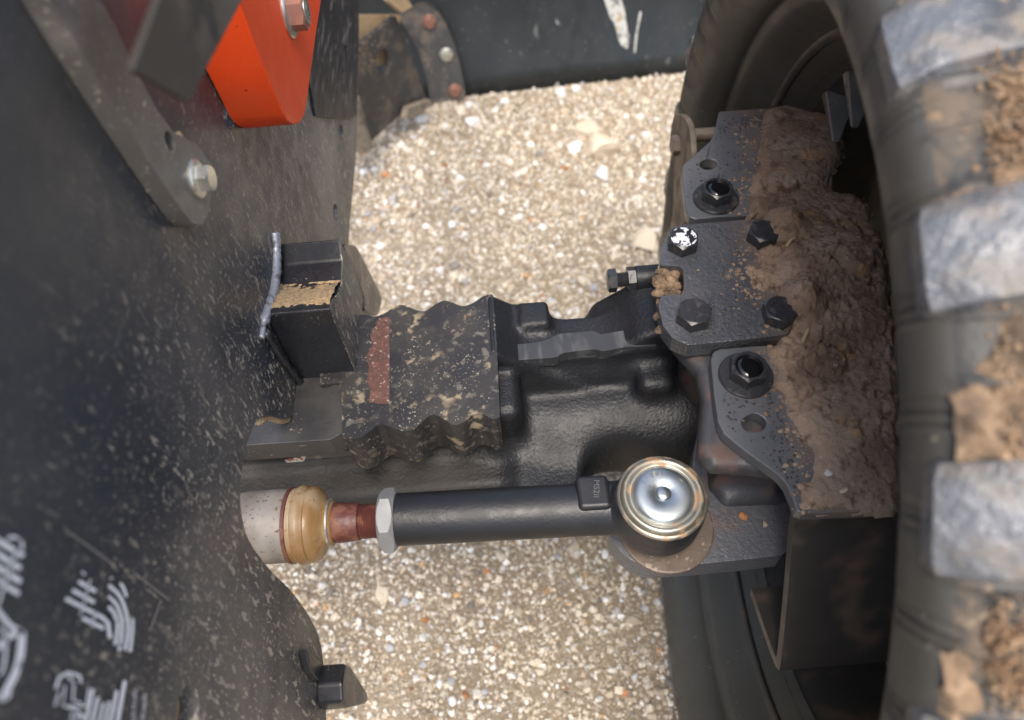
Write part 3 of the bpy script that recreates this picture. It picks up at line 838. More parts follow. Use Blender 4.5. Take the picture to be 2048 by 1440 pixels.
XO = PX + .030
orange = thing('orange_bracket', 'bright orange pointed bracket plate bolted beside the black frame plate', 'bracket', at(580, 243, 'x', PX))
oo = [(470, -20), (560, -160), (668, -160), (646, -20), (632, 70), (614, 205), (609, 232), (600, 246), (588, 249), (576, 242), (566, 226), (520, 116)]
v, f = prism(ats(oo, 'x', XO), (PX + .0005 - XO, 0, 0))
mesh('plate', v, f, M['orange'], orange, bevel=.0014, seg=3)
hex_bolt(orange, at(575, 24, 'x', XO), (1, 0, 0), .0095, .009, M['rustbolt'], rot=.2, washer=.0145, washer_h=.002, washer_mat=M['zinc'])
v, f = lathe([(.0112, .0078), (.0116, .0078), (.0118, .006)], at(575, 24, 'x', XO), (1, 0, 0), 24)
mesh('bolt_face', v, f, M['zinc'], orange, smooth=30)

# ------------------------------------------------------------------ front axle
axle = thing('front_axle', 'black cast front axle beam with wavy edged top pad and rusty stripe', 'axle', (-.06, .29, .26))
def axle_fn(X, Y, Z):
    d = box_sd(X, Y, Z, (-.30, .256, .27), (.004, .345, .372), .008)
    d = smax(d, -box_sd(X, Y, Z, (-.32, .20, .322), (-.018, .2605, .352), .004), .004)     # long side recess
    d = smin(d, box_sd(X, Y, Z, (-.30, .228, .268), (.002, .30, .321), .007), .008)            # lower flange
    # wedge right of the pad
    w = smax(box_sd(X, Y, Z, (-.014, .292, .30), (.05, .346, .40), .004), (Z - .388) * .75 + (X + .008) * .62, .004)
    d = smin(d, w, .006)
    # ledge
    led = box_sd(X, Y, Z, (-.002, .2985, .352), (.128, .334, .3745), .004)
    led = smax(led, (Z - .372) - .10 * np.sin((X + .01) * 75) * .02, .002)
    d = smin(d, led, .004)
    d = smin(d, box_sd(X, Y, Z, (.008, .322, .33), (.029, .344, .381), .003), .008)
    # ridge rising to the knuckle
    rd = smax(box_sd(X, Y, Z, (.060, .300, .32), (.14, .352, .388), .006), (Z - .376) * .8 - (X - .078) * .6, .006)
    d = smin(d, rd, .007)
    d = smin(d, box_sd(X, Y, Z, (.086, .274, .30), (.112, .31, .362), .008), .010)
    # barrel
    d = smin(d, cap_sd(X, Y, Z, (-.01, .283, .306), (.14, .283, .302), (.036, .044)), .010)
    d = smin(d, box_sd(X, Y, Z, (-.004, .292, .28), (.12, .345, .36), .012), .010)
    # shelf in front of the barrel
    sh = box_sd(X, Y, Z, (-.003, .205, .285), (.047, .272, .325), .008)
    d = smin(d, sh, .018)
    d = smax(d, -cap_sd(X, Y, Z, (.070, .224, .20), (.070, .224, .45), .026), .010)
    return d
v, f = surface_nets(axle_fn, (-.31, .195, .255), (.145, .362, .41), .0019)
b = fast_mesh('beam', v - np.array(axle.location), f, M['cast'], smooth=True); b.parent = axle
# wavy pad
up = [(640, 634), (690, 636), (730, 629), (748, 633), (770, 626), (790, 613), (808, 610), (830, 619), (850, 622), (870, 609), (888, 601), (905, 605), (925, 612), (945, 606), (965, 593), (982, 588)]
lo = [(1000, 834), (985, 838), (968, 829), (948, 828), (928, 844), (908, 850), (888, 839), (868, 829), (852, 836), (832, 855), (815, 862), (795, 859), (778, 853), (760, 848), (742, 860), (722, 874), (702, 877), (684, 869)]
ZP = .390
po = spline(ats(up, 'z', ZP), 4) + spline(ats([(986, 590), (993, 680), (1000, 833)], 'z', ZP), 2)[0:] + spline(ats(lo, 'z', ZP), 4) + ats([(683, 765), (640, 770)], 'z', ZP)
v, f = prism(po, (0, 0, -.042))
mesh('wavy_pad', v, f, M['pad'], axle, bevel=.0012)
lp_up = [(1012, 690), (1060, 686), (1092, 680), (1118, 668), (1160, 664), (1188, 662), (1202, 668), (1240, 662), (1312, 654)]
lp_lo = [(1312, 692), (1250, 694), (1206, 702), (1188, 698), (1126, 706), (1112, 714), (1060, 718), (1016, 722)]
v, f = prism(spline(ats(lp_up, 'z', .3775), 3) + spline(ats(lp_lo, 'z', .3775), 3), (0, 0, -.010))
M['lip'] = material('worn_lit_flange_lip', (0.035, 0.037, 0.041), 0.42, rough_var=.06,  # paler than the casting: wear, plus light on the lip painted in
    overlays=[dict(scale=120, detail=5, stretch=(1, .2, 1), lo=.5, hi=.66, color=(.10, .10, .10), amount=.6, rough=.5)], bumps=[dict(scale=420, detail=3, strength=.3, dist=.0005)])
mesh('flange_lip', v, f, M['lip'], axle, bevel=.0016, seg=3)
inner = ats([(720, 640), (720, 858), (684, 866), (660, 880), (480, 892), (440, 892), (440, 650)], 'z', .386)
v, f = prism(inner, (0, 0, -.02))
mesh('inner_step', v, f, M['beam'], axle, bevel=.002)
rp = [(758, 636), (775, 634), (779, 640), (779, 802), (770, 808), (752, 806), (738, 804), (741, 780), (734, 762), (738, 735), (732, 712), (745, 690), (740, 668), (750, 655)]
v, f = prism(ats(rp, 'z', ZP + .0005), (0, 0, -.0009))
mesh('rust_stripe', v, f, M['rust_patch'], axle, smooth=0)
v, f = prism(ats([(581, 918), (640, 902), (752, 902), (766, 960), (756, 972), (640, 972), (604, 948)], 'y', .2598), (0, .001, 0))
mesh('label_sticker', v, f, M['sticker'], axle, smooth=0)
v, f = prism(ats([(570, 920), (612, 913), (606, 928), (592, 942), (582, 938)], 'y', .2590), (0, .0006, 0))
mesh('torn_label_corner', v, f, M['stickerwhite'], axle, smooth=0)
v, f = prism(ats([(746, 926), (772, 934), (770, 950), (757, 946), (750, 938)], 'y', .2592), (0, .0006, 0))
mesh('torn_label_corner', v, f, M['dirt'], axle, smooth=0)

# ------------------------------------------------------------------ steering knuckle
ZC = .426
kn = thing('steering_knuckle', 'black steering knuckle with wet bolted cover plate and rough cast arm', 'knuckle', (.16, .29, .28))
kpoly = ats([(1322, 500), (1312, 600), (1322, 650), (1348, 692), (1392, 742), (1404, 800), (1396, 900), (1420, 935), (1500, 940), (1640, 960), (1700, 800), (1760, 560), (1640, 400), (1480, 430), (1370, 440)], 'z', .408)
def kn_fn(X, Y, Z):
    p = sd_poly(X, Y, kpoly)
    d = smax(p, np.abs(Z - .345) - .066, .006)
    wall = smax(np.abs(p + .006) - .008, np.abs(Z - .36) - .05, .004)
    d = smax(p + .018 * np.clip((.400 - Z) / .02, 0, 1), np.abs(Z - .345) - .066, .006)
    d = smin(d, box_sd(X, Y, Z, (.126, .19, .325), (.18, .26, .350), .006), .014)
    return d
v, f = surface_nets(kn_fn, (.085, .18, .235), (.29, .405, .42), .0022)
b = fast_mesh('housing', v - np.array(kn.location), f, M['housing_cast'], smooth=True); b.parent = kn
ao = [(1217, 1066), (1226, 1086), (1242, 1104), (1262, 1120), (1284, 1130), (1312, 1134), (1400, 1128), (1500, 1118), (1566, 1110), (1582, 1090), (1592, 1040), (1592, 1000), (1560, 930), (1470, 860), (1400, 850), (1388, 900), (1380, 960), (1300, 985), (1240, 1020)]
v, f = prism(ats(ao, 'z', .345), (0, 0, -.021))
mesh('steering_arm', v, f, M['arm'], kn, bevel=.0026, seg=3)
co = [(1322, 490), (1334, 466), (1348, 452), (1400, 446), (1500, 438), (1640, 430), (1700, 520), (1690, 640), (1582, 652), (1576, 668), (1480, 680), (1376, 690), (1345, 676), (1326, 652), (1316, 610), (1322, 592), (1362, 588), (1368, 576), (1366, 540), (1360, 533), (1320, 530)]
v, f = prism(ats(co, 'z', ZC), (0, 0, -.013))
mesh('cover_plate', v, f, M['wet'], kn, bevel=.0022, seg=3)
for px, py, a, h, r, mt in [(1364, 492, .0093, .0085, .3, 'bolt'), (1386, 638, .0098, .0085, .15, 'bolt'), (1524, 478, .0095, .0085, .0, 'bolt'), (1556, 633, .0095, .0085, .5, 'bolt')]:
    bb = hex_bolt(kn, at(px, py, 'z', ZC), (0, 0, 1), a, h, M[mt], rot=r)
    if px == 1364:
        v, f = lathe([(.0086, .0086), (.0090, .0084), (.0091, .007)], at(px, py, 'z', ZC), (0, 0, 1), 24)
        mesh('chipped_face', v, f, M['chipped'], bb, smooth=30)
for px, py, r in [(1456, 554, .0022)]:
    v, f = lathe([(-.001, r), (.0003, r), (.0004, r * .6)], at(px, py, 'z', ZC), (0, 0, 1), 16)
    mesh('dowel_pin', v, f, M['seat'], kn, smooth=30)
# dirt packed in the notch of the cover
def lump(name, pts, mat, parent, seed=1, n=2):
    rr = np.random.default_rng(seed); parts = []
    for (c, r) in pts:
        bm = bmesh.new(); bmesh.ops.create_icosphere(bm, subdivisions=n, radius=1.0)
        vv_ = []
        for q in bm.verts:
            k = r * (1 + rr.uniform(-.38, .38))
            vv_.append(np.array(c) + np.array(q.co) * k * np.array([1, 1, .8]))
        ff_ = [tuple(x.index for x in p.verts) for p in bm.faces]; bm.free()
        parts.append((vv_, ff_))
    return mesh(name, *merge(*parts), mat, parent, smooth=60)
pts = []
for px, py, r in [(1324 + random.uniform(-8, 32), 540 + random.uniform(0, 52), random.uniform(1.2, 2.6)) for _ in range(46)] + [(1330, 545, 4.2), (1340, 560, 4.5), (1328, 575, 4.5), (1348, 548, 4), (1336, 590, 3.5), (1322, 605, 3.5), (1318, 630, 3), (1320, 655, 3), (1318, 560, 4), (1352, 570, 3.4), (1316, 590, 3.5)]:
    pts.append((at(px, py, 'z', .420) + np.array([0, 0, random.uniform(-.002, .001)]), r / 1000))
lump('packed_dirt', pts, M['treadmud'], kn, 5, 2)
v, f = lathe([(-.001, .0300), (.0018, .0300), (.0024, .029), (.0024, .02)], (.0885, .1795, .3452), (0, 0, 1), 48)
mesh('machined_seat', v, f, M['seat'], kn, smooth=30)
# stop bolt with lock nut
o0 = at(1214, 562, 'z', .388)
v, f = hexhead(o0 + np.array([.0065, 0, 0]), (-1, 0, 0), .0074, .0062, .2)
sb = mesh('stop_bolt', v, f, M['bolt'], kn, smooth=24)
thr = []
for i in range(22):
    thr.append((.0065 + i * .0006, .0048 if i % 2 else .0056))
mesh('thread', *lathe(thr, o0, (1, 0, 0), 20), M['bolt'], sb, smooth=25)
mesh('lock_nut', *hexhead(o0 + np.array([.0145, 0, 0]), (1, 0, 0), .0078, .0062, .5), M['bolt'], sb, smooth=24)
mesh('boss', *lathe([(.020, .0085), (.0205, .0092), (.05, .0092)], o0, (1, 0, 0), 28), M['sleeve'], sb, smooth=30)

# ------------------------------------------------------------------ fender bracket
ZB = .420
br = thing('fender_bracket', 'black steel bracket plates bolted on the knuckle, half buried in mud', 'bracket', (.2, .3, .40))
uo = [(1438, 223), (1560, 214), (1676, 205), (1686, 210), (1690, 222), (1688, 300), (1660, 350), (1640, 420), (1560, 430), (1500, 431), (1440, 433), (1392, 438), (1379, 434), (1372, 420), (1364, 345), (1366, 330), (1420, 282), (1428, 268)]
v, f = prism(ats(uo, 'z', ZB), (0, 0, -.009), [hole_px(1417, 328, 17.5, 11, 'z', ZB)])
mesh('upper_plate', v, f, M['satin'], br, bevel=.0011)
lo_ = [(1421, 720), (1426, 704), (1440, 697), (1510, 691), (1700, 685), (1795, 690), (1800, 860), (1798, 1020), (1700, 1024), (1604, 1028), (1592, 1020), (1586, 1000), (1572, 968), (1555, 948), (1490, 902), (1448, 868), (1436, 845), (1428, 790)]
v, f = prism(ats(lo_, 'z', ZB), (0, 0, -.009), [hole_px(1508, 846, 24, 19, 'z', ZB)])
mesh('lower_plate', v, f, M['satin_low'], br, bevel=.0011)
for px, py in [(1431, 398), (1491, 752)]:
    bb = hex_bolt(br, at(px, py, 'z', ZB), (0, 0, 1), .0100, .0092, M['bolt'], rot=.26, washer=.0162, washer_h=.0022, dish=.0012, name='flange_bolt')
    v, f = lathe([(.0098, .0082), (.01065, .0081), (.01075, .004)], at(px, py, 'z', ZB), (0, 0, 1), 24)
    mesh('water_film', v, f, M['water'], bb, smooth=180)
# channel going down behind the lower plate: top lip, web, return flange
xw = at(1594, 1030, 'z', ZB - .004)[0]
yz = [(at(1594, 1030, 'x', xw)[1], at(1594, 1030, 'x', xw)[2])]
yz += [tuple(at(1553, 1345, 'x', xw)[1:]), tuple(at(1500, 1188, 'x', xw)[1:])]
(y0, z0), (y1, z1), (y2, z2) = yz
path = spline([np.array([y0 + .006, z0]), np.array([y0 - .001, z0 - .003]), np.array([y0 - .005, z0 - .014]), np.array([(y0 + y1) / 2 - .002, (z0 + z1) / 2]), np.array([y1 + .002, z1 + .012]), np.array([y1 + .002, z1 + .003]), np.array([y1 + .008, z1 - .001]), np.array([(y1 + y2) / 2, (z1 + z2) / 2]), np.array([y2, z2])], 4)
th = .0065
outl = []
inn = []
for i, p in enumerate(path):
    d = path[min(i + 1, len(path) - 1)] - path[max(i - 1, 0)]; d = d / np.linalg.norm(d)
    outl.append(p); inn.append(p + np.array([-d[1], d[0]]) * th)
loop = outl + inn[::-1]
v, f = prism([(xw, p[0], p[1]) for p in loop], (.14, 0, 0))
mesh('channel', v, f, M['rim'], br, bevel=.0006)

# ------------------------------------------------------------------ link with round ear left of the upper bracket
XK = .156
link = thing('pivot_link', 'brown upright link with round ear and pin beside the knuckle', 'link', (XK, .42, .34))
lk = [(1352, 228), (1368, 234), (1378, 256), (1382, 290), (1384, 360), (1384, 470), (1330, 500), (1318, 480), (1340, 452), (1346, 400), (1346, 330), (1340, 290), (1342, 250)]
v, f = prism(ats(spline(lk, 2, True), 'x', XK), (.005, 0, 0))
mesh('ear_plate', v, f, M['link'], link, bevel=.0012)
pc = at(1357, 290, 'x', XK)
mesh('pin_head', *hexhead(pc, (-1, 0, 0), .0075, .006, .1), M['seat'], link, smooth=24)
v, f = lathe([(0, .0055), (.026, .0055)], at(1374, 272, 'x', XK + .004), (1, 0, 0), 18)
mesh('cross_pin', v, f, M['link'], link)

# ------------------------------------------------------------------ tie rod
tr = thing('tie_rod', 'black tie rod with zinc capped ball joint end and amber boot', 'tie rod', (0, .19, .345))
BJ = np.array([.0815, .181, .345])
TILT = np.array([.0, .0, 1.0])
A0 = at(668, 1046, 'z', .370); A1 = np.array([BJ[0], BJ[1] + .003, .371])
dirx = (A1 - A0) / np.linalg.norm(A1 - A0)
def along(px):      # distance along the rod of the pixel column
    p = at(px, 1046 - (px - 668) * .066, 'z', .370); return (p - A0) @ dirx
R_S = .0160
s0, s1 = along(772) + .0065, along(1170)
sl = mesh('sleeve', *lathe([(s0, R_S * .9), (s0 + .001, R_S), (s1 - .004, R_S), (s1 + .012, R_S * 1.02), (s1 + .03, R_S * 1.02)], A0, dirx, 48), M['sleeve'], tr, smooth=35)
# forged flat before the eye
fc = A0 + dirx * (along(1185))
xx, yy, aa = basis(dirx)
vv_ = []
for sx in (-1, 1):
    for sy in (-1, 1):
        for sz in (-1, 1):
            vv_.append(fc + dirx * sx * .0098 + np.array([0, 1, 0]) * (.0035 + sy * .0108) + np.array([0, 0, 1]) * (.0045 + sz * .0138))
mesh('forged_flat', vv_, [(0, 1, 3, 2), (4, 6, 7, 5), (0, 4, 5, 1), (2, 3, 7, 6), (0, 2, 6, 4), (1, 5, 7, 3)], M['sleeve'], sl, bevel=.003, seg=3)
n0 = along(741) + .0065
mesh('jam_nut', *merge(hexhead(A0 + dirx * (n0 + .005), dirx, .0172, .0052, .25), hexhead(A0 + dirx * (n0 + .005), -dirx, .0172, .005, -.25 + math.pi / 3 * 0)), M['nut'], tr, smooth=24)
prof = [(-.004, .0105), (0, .0120), (.004, .0122), (.010, .0118), (.016, .0112)]
t0 = .0165
while t0 < n0 + .004:
    prof += [(t0, .0098), (t0 + .0007, .0106)]; t0 += .0014
mesh('threaded_rod', *lathe(prof, A0, dirx, 32), M['rustrod'], tr, smooth=28)
bp = [(.001, .0118), (-.0005, .0140), (-.003, .0146), (-.005, .0142), (-.006, .0150), (-.0075, .0180), (-.011, .0225), (-.0145, .0247), (-.0175, .0252), (-.0195, .0240), (-.0205, .0242), (-.0225, .0258), (-.0255, .0262), (-.028, .0255), (-.0295, .0243), (-.031, .0245), (-.033, .0243), (-.0338, .0225)]
bp = [(h * .72, .0118 + (r - .0118) * .86) for h, r in bp]
mesh('boot', *lathe(bp, A0, dirx, 56), M['boot'], tr, smooth=45)
mesh('boot_clip', *lathe([(-.0005, .0142), (-.001, .0152), (-.002, .0152), (-.0025, .0142)], A0, dirx, 40), M['zinc'], tr, smooth=60)
mesh('boot_band', *lathe([(-.0238, .0222), (-.0241, .0231), (-.0262, .0231), (-.0265, .0222)], A0, dirx, 48), M['rustrod'], tr, smooth=30)
mesh('joint_housing', *lathe([(-.0245, .0205), (-.0265, .0220), (-.035, .0225), (-.052, .0222), (-.064, .0205), (-.072, .0165), (-.10, .0125), (-.17, .0125)], A0, dirx, 56), M['housing'], tr, smooth=50)
# eye
def eye_fn(X, Y, Z):
    r = np.sqrt((X - BJ[0]) ** 2 + (Y - BJ[1]) ** 2)
    zz = Z - BJ[2]
    rad = np.interp(zz, [.006, .010, .018, .03, .044], [.0200, .0235, .0262, .0268, .0268])
    d = smax(r - rad, np.abs(zz - .025) - .0195, .002)
    nk = cap_sd(X, Y, Z, A0 + dirx * (s1 + .004), (BJ[0], BJ[1], .370), R_S * .93)
    return smin(d, nk, .010)
v, f = surface_nets(eye_fn, (.015, .14, .335), (.12, .22, .40), .0013)
b = fast_mesh('eye', v - np.array(tr.location), f, M['sleeve'], smooth=True); b.parent = tr
cz = BJ + np.array([0, 0, .0435])
mesh('cap_rim', *lathe([(.0, .0266), (.0012, .0266), (.0020, .0262), (.0024, .0250), (.0016, .0244)], cz, (0, 0, 1), 64), M['cap'], tr, smooth=50)
cap = mesh('cap', *lathe([(.0, .0244), (.0030, .0243), (.0048, .0234), (.0054, .0222), (.0050, .0208), (.0036, .0200), (.0032, .0190), (.0034, .0184)], cz, (0, 0, 1), 64), M['cap'], tr, smooth=60)
mesh('cap_dome', *lathe([(.0030, .0186), (.0046, .0180), (.0060, .0165), (.0068, .0140), (.0070, .0100), (.0064, .0062), (.0058, .0048), (.0066, .0040), (.0070, .0036), (.0071, .001)], cz, (0, 0, 1), 64), M['capblue'], cap, smooth=60)
mesh('dust_boot', *lathe([(.0035, .019), (.006, .022), (.009, .0215), (.012, .019)], BJ, (0, 0, 1), 40), M['bolt'], tr, smooth=60)
# raised lettering on the cap and forged mark
M['faintmark'] = material('worn_forged_letters', (0.10, 0.10, 0.105), 0.4)
def ring_text(s, r, z, size, start, mat, parent, c):
    n = len(s)
    parts = []
    ang = start
    for ch in s:
        if ch != ' ':
            v, f = text_mesh(ch, size)
            w = max(q[0] for q in v)
            vv2 = []
            for q in v:
                x = q[0] - w / 2; y = q[1]
                t = ang
                vv2.append((c[0] + (r + y) * math.cos(t) - x * -math.sin(t) * -1, c[1] + (r + y) * math.sin(t) - x * math.cos(t), c[2] + z))
            parts.append((vv2, f))
        ang -= size * .78 / r
    return mesh('cap_lettering', *merge(*parts), mat, parent, smooth=0, recalc=False)
ring_text('01201', .0112, .00712, .0038, 2.5, M['seat'], cap, cz)
lettering('forged_mark', 'MS2II', (1188, 960), (1187, 994), (1200, 960), 0, M['faintmark'], sl, 'z', float(fc[2]) + .0190)

# ------------------------------------------------------------------ wheel
WK = .106
Xw, Yc, Zc, RT = .1372, .267, .3355, .3355
wheel = thing('tractor_wheel', 'large black front wheel with muddy lugged tire beside the knuckle', 'wheel', (Xw, Yc, 0))
wheel.rotation_euler = (0, 0, -math.atan(WK))
PROFILE = [(.085, .232), (.068, .243), (.060, .250), (.046, .2575), (.036, .263), (.0325, .2685), (.028, .2690), (.022, .271), (.011, .2785), (.0035, .289), (0, .300), (.0008, .3085), (.0035, .3155), (.0085, .3200), (.016, .3230), (.035, .3265), (.060, .3285), (.090, .3293), (.120, .3295)]
PROFILE = PROFILE + [(.24 - a, r) for a, r in PROFILE[-2::-1]]
prf = spline([np.array(p) for p in PROFILE], 3)
prf = np.array(prf)
IB = int(np.argmin(prf[:len(prf) // 2, 0])) + 1
NT = 1440
NG = 60
th_ = np.arange(NT) * 2 * math.pi / NT
ph = (th_ * NG / (2 * math.pi)) % 1.0
groove = np.zeros(NT)
for c_ in (.06, .17, .28):
    groove += np.exp(-((ph - c_) / .022) ** 2)
ribs = np.zeros(NT)
ph2 = (th_ * 104 / (2 * math.pi)) % 1.0
ribs = np.exp(-((ph2 - .5) / .05) ** 2)
TV = []
for a, r in prf:
    dd = min(a, .24 - a)
    gw = float(np.clip((r - .282) / .006, 0, 1)) * float(np.clip((.012 - dd) / .006, 0, 1))
    rw = 1.0 if r > .3185 else 0
    rr = r - .0020 * groove * gw * (1 if r > .28 else .6) + .0026 * ribs * rw
    xx_ = a + (.0018 * groove * gw if a < .1 else -.0018 * groove * gw) * (1 if dd < .01 else .3)
    TV.append(np.stack([xx_ * np.ones(NT), rr * np.cos(th_), rr * np.sin(th_)], 1))
TV = np.concatenate(TV)
npf = len(prf)
ii, kk = np.meshgrid(np.arange(npf - 1), np.arange(NT), indexing='ij')
k2 = (kk + 1) % NT
TF = np.stack([ii * NT + kk, (ii + 1) * NT + kk, (ii + 1) * NT + k2, ii * NT + k2], -1).reshape(-1, 4)
TV = TV + np.array([0, 0, Zc])
tire = fast_mesh('tire', TV, TF, M['rubber'], smooth=True)
tire.parent = wheel
tire.data.materials.append(M['rubber_tread'])
row = np.arange(len(TF)) // NT
tire.data.polygons.foreach_set('material_index', ((row > IB + 5) & (row < npf - IB - 6)).astype(np.int32))
# tread lugs, two rows, shared mesh
def lug_mesh(name, flip, seed=0):
    rr = np.random.default_rng(seed)
    na, nb = 9, 6; v = []; f = []
    half = prf[IB:npf // 2 + 1]
    i0 = int(np.argmin(np.abs(half[:, 1] - .3085)))
    pts_ = half[i0:]
    arcl = np.concatenate([[0], np.cumsum(np.linalg.norm(np.diff(pts_, axis=0), axis=1))])
    def prof_at(u):
        sx = u * (arcl[-1] - .006)
        p = np.array([np.interp(sx, arcl, pts_[:, 0]), np.interp(sx, arcl, pts_[:, 1])])
        q = np.array([np.interp(sx + .003, arcl, pts_[:, 0]), np.interp(sx + .003, arcl, pts_[:, 1])]) - p
        q = q / (np.linalg.norm(q) + 1e-9)
        return p, np.array([-q[1], q[0]])
    for top in (0, 1):
        for i in range(na):
            for j in range(nb):
                u = i / (na - 1); w = j / (nb - 1)
                if top: u = .02 + .95 * u; w = .09 + .82 * w
                p, nrm = prof_at(u ** 1.4)
                h_ = .0062 * min(1, .25 + u * 4) if top else -.004
                if top and (i in (0, na - 1) or j in (0, nb - 1)): h_ -= .0022
                q = p + nrm * h_
                arc = (-.021 + w * .042) * (1 - .10 * u) + .012 * u
                if j in (0, nb - 1) and i == 0: arc *= .85
                t = arc / .33
                x = q[0] if not flip else .24 - q[0]
                v.append((x, q[1] * math.sin(t), q[1] * math.cos(t)))
    g_ = lambda t, i, j: t * na * nb + i * nb + j
    for i in range(na - 1):
        for j in range(nb - 1):
            f.append((g_(1, i, j), g_(1, i + 1, j), g_(1, i + 1, j + 1), g_(1, i, j + 1)))
    for i in range(na - 1):
        f.append((g_(0, i, 0), g_(0, i + 1, 0), g_(1, i + 1, 0), g_(1, i, 0)))
        f.append((g_(0, i, nb - 1), g_(1, i, nb - 1), g_(1, i + 1, nb - 1), g_(0, i + 1, nb - 1)))
    for j in range(nb - 1):
        f.append((g_(0, 0, j), g_(1, 0, j), g_(1, 0, j + 1), g_(0, 0, j + 1)))
        f.append((g_(0, na - 1, j), g_(0, na - 1, j + 1), g_(1, na - 1, j + 1), g_(1, na - 1, j)))
    me = bpy.data.meshes.new(name); me.from_pydata(v, [], f)
    bm = bmesh.new(); bm.from_mesh(me); bmesh.ops.recalc_face_normals(bm, faces=bm.faces); bm.to_mesh(me); bm.free()
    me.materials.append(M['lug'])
    me.polygons.foreach_set('use_smooth', np.ones(len(me.polygons), bool)); me.set_sharp_from_angle(angle=math.radians(40))
    return me
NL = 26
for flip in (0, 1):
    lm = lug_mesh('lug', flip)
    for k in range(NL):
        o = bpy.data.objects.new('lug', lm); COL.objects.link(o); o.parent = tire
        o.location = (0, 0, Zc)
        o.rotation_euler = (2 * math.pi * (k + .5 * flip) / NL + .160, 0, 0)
v, f = lathe([(.064, .2445), (.062, .250), (.066, .2525), (.073, .250), (.079, .238), (.10, .230), (.15, .226), (.17, .232), (.19, .238), (.20, .244)], (0, 0, 0), (1, 0, 0), 96)
f = f[:-2]
rimv = np.array(v) + np.array(world_loc(wheel)) + np.array([0, 0, Zc])
rim = mesh('rim', rimv, f, M['rim'], wheel, smooth=40)
mm_ = rim.modifiers.new('thickness', 'SOLIDIFY'); mm_.thickness = .004; mm_.offset = 0
v, f = lathe([(.160, .227), (.158, .19), (.175, .15), (.175, .06), (.175, .005)], (0, 0, 0), (1, 0, 0), 64)
mesh('wheel_disc', np.array(v) + np.array(world_loc(wheel)) + np.array([0, 0, Zc]), f[:-2], M['rim'], wheel, smooth=40)
# fins inside the rim
fm = None
for k in range(36):
    t = 2 * math.pi * k / 36
    if fm is None:
        v = [(.084, -.0048, .235), (.084, .0048, .235), (.108, .0048, .231), (.108, -.0048, .231), (.090, -.0008, .196), (.090, .0008, .196), (.095, .0008, .196), (.095, -.0008, .196)]
        f = [(0, 1, 2, 3), (4, 7, 6, 5), (0, 4, 5, 1), (1, 5, 6, 2), (2, 6, 7, 3), (3, 7, 4, 0)]
        fm = bpy.data.meshes.new('fin'); fm.from_pydata(v, [], f)
        bm = bmesh.new(); bm.from_mesh(fm); bmesh.ops.recalc_face_normals(bm, faces=bm.faces)
        bmesh.ops.bevel(bm, geom=bm.edges[:], offset=.001, segments=1, affect='EDGES'); bm.to_mesh(fm); bm.free()
        fm.materials.append(M['fin'])
    if not (-.5 < t - math.pi / 2 * 0 < 0 or t > 2 * math.pi - 1.6): continue
    o = bpy.data.objects.new('fin', fm); COL.objects.link(o); o.parent = rim
    o.location = (0, 0, Zc); o.rotation_euler = (t, 0, 0)

# ------------------------------------------------------------------ mud on the knuckle and bracket
mo = [(1532, 214), (1524, 262), (1514, 300), (1518, 335), (1502, 370), (1500, 405), (1496, 430), (1514, 440), (1524, 456), (1522, 494), (1494, 520), (1478, 546), (1490, 572), (1502, 596), (1530, 590), (1548, 594), (1558, 620), (1582, 654), (1588, 664), (1560, 678), (1540, 700), (1556, 740), (1552, 770), (1578, 810), (1584, 840), (1612, 880), (1630, 915), (1622, 950), (1604, 965), (1598, 1000), (1606, 1020), (1700, 1016), (1800, 1012), (1806, 860), (1790, 640), (1768, 500), (1740, 410), (1712, 386), (1668, 378), (1652, 358), (1676, 322), (1690, 300), (1688, 224), (1680, 210), (1620, 209)]
mpoly = np.array(ats(spline(mo, 2, True), 'z', ZB + .002))
lo_x, hi_x = mpoly[:, 0].min() - .004, mpoly[:, 0].max() + .004
lo_y, hi_y = mpoly[:, 1].min() - .004, mpoly[:, 1].max() + .004
hs = .00115
xs = np.arange(lo_x, hi_x, hs); ys = np.arange(lo_y, hi_y, hs)
GX, GY = np.meshgrid(xs, ys, indexing='ij')
ed = -sd_poly(GX, GY, mpoly) + (vnoise(GX, GY, 160, 3) - .5) * .006
hump = np.zeros(GX.shape)
for px, py, hh, rr_ in [(1600, 560, .009, .035), (1690, 520, .008, .03), (1600, 440, .004, .02), (1640, 250, .004, .03), (1640, 640, .004, .02), (1690, 850, .003, .03), (1556, 470, .019, .0125), (1588, 628, .019, .0125)]:
    c_ = at(px, py, 'z', ZB)
    hump += hh * np.exp(-((GX - c_[0]) ** 2 + (GY - c_[1]) ** 2) / rr_ ** 2)
for px, py in [(1650, 730), (1562, 372), (1700, 545)]:
    c_ = at(px, py, 'z', ZB); q = np.sqrt((GX - c_[0]) ** 2 + (GY - c_[1]) ** 2)
    hump += .0042 * np.clip((.0112 - q) / .0015, 0, 1) - .0025 * np.exp(-((q - .0128) / .0015) ** 2)
n1 = vnoise(GX, GY, 45, 11, 4); n2 = vnoise(GX, GY, 170, 23, 4); n3 = vnoise(GX, GY, 480, 31, 2)
cr = np.abs(vnoise(GX + .004 * n2, GY, 70, 41, 3) - .5)
fade = np.clip(1.35 - np.abs(GY - .29) / .12, .25, 1)
H = ZB + .0035 * np.clip(ed / .006, -1, 1) + hump + fade * ((n1 - .5) * .006 + (n2 - .5) * .0034 + (n3 - .5) * .0026 - .004 * np.exp(-(cr / .02) ** 2)) * np.clip(ed / .004, 0, 1)
H = np.where(ed < 0, ZB - .002 + ed * .4, H)
keep = ed > -.0024
idm = -np.ones(GX.shape, int); idm[keep] = np.arange(keep.sum())
mv = np.stack([GX[keep], GY[keep], H[keep]], 1)
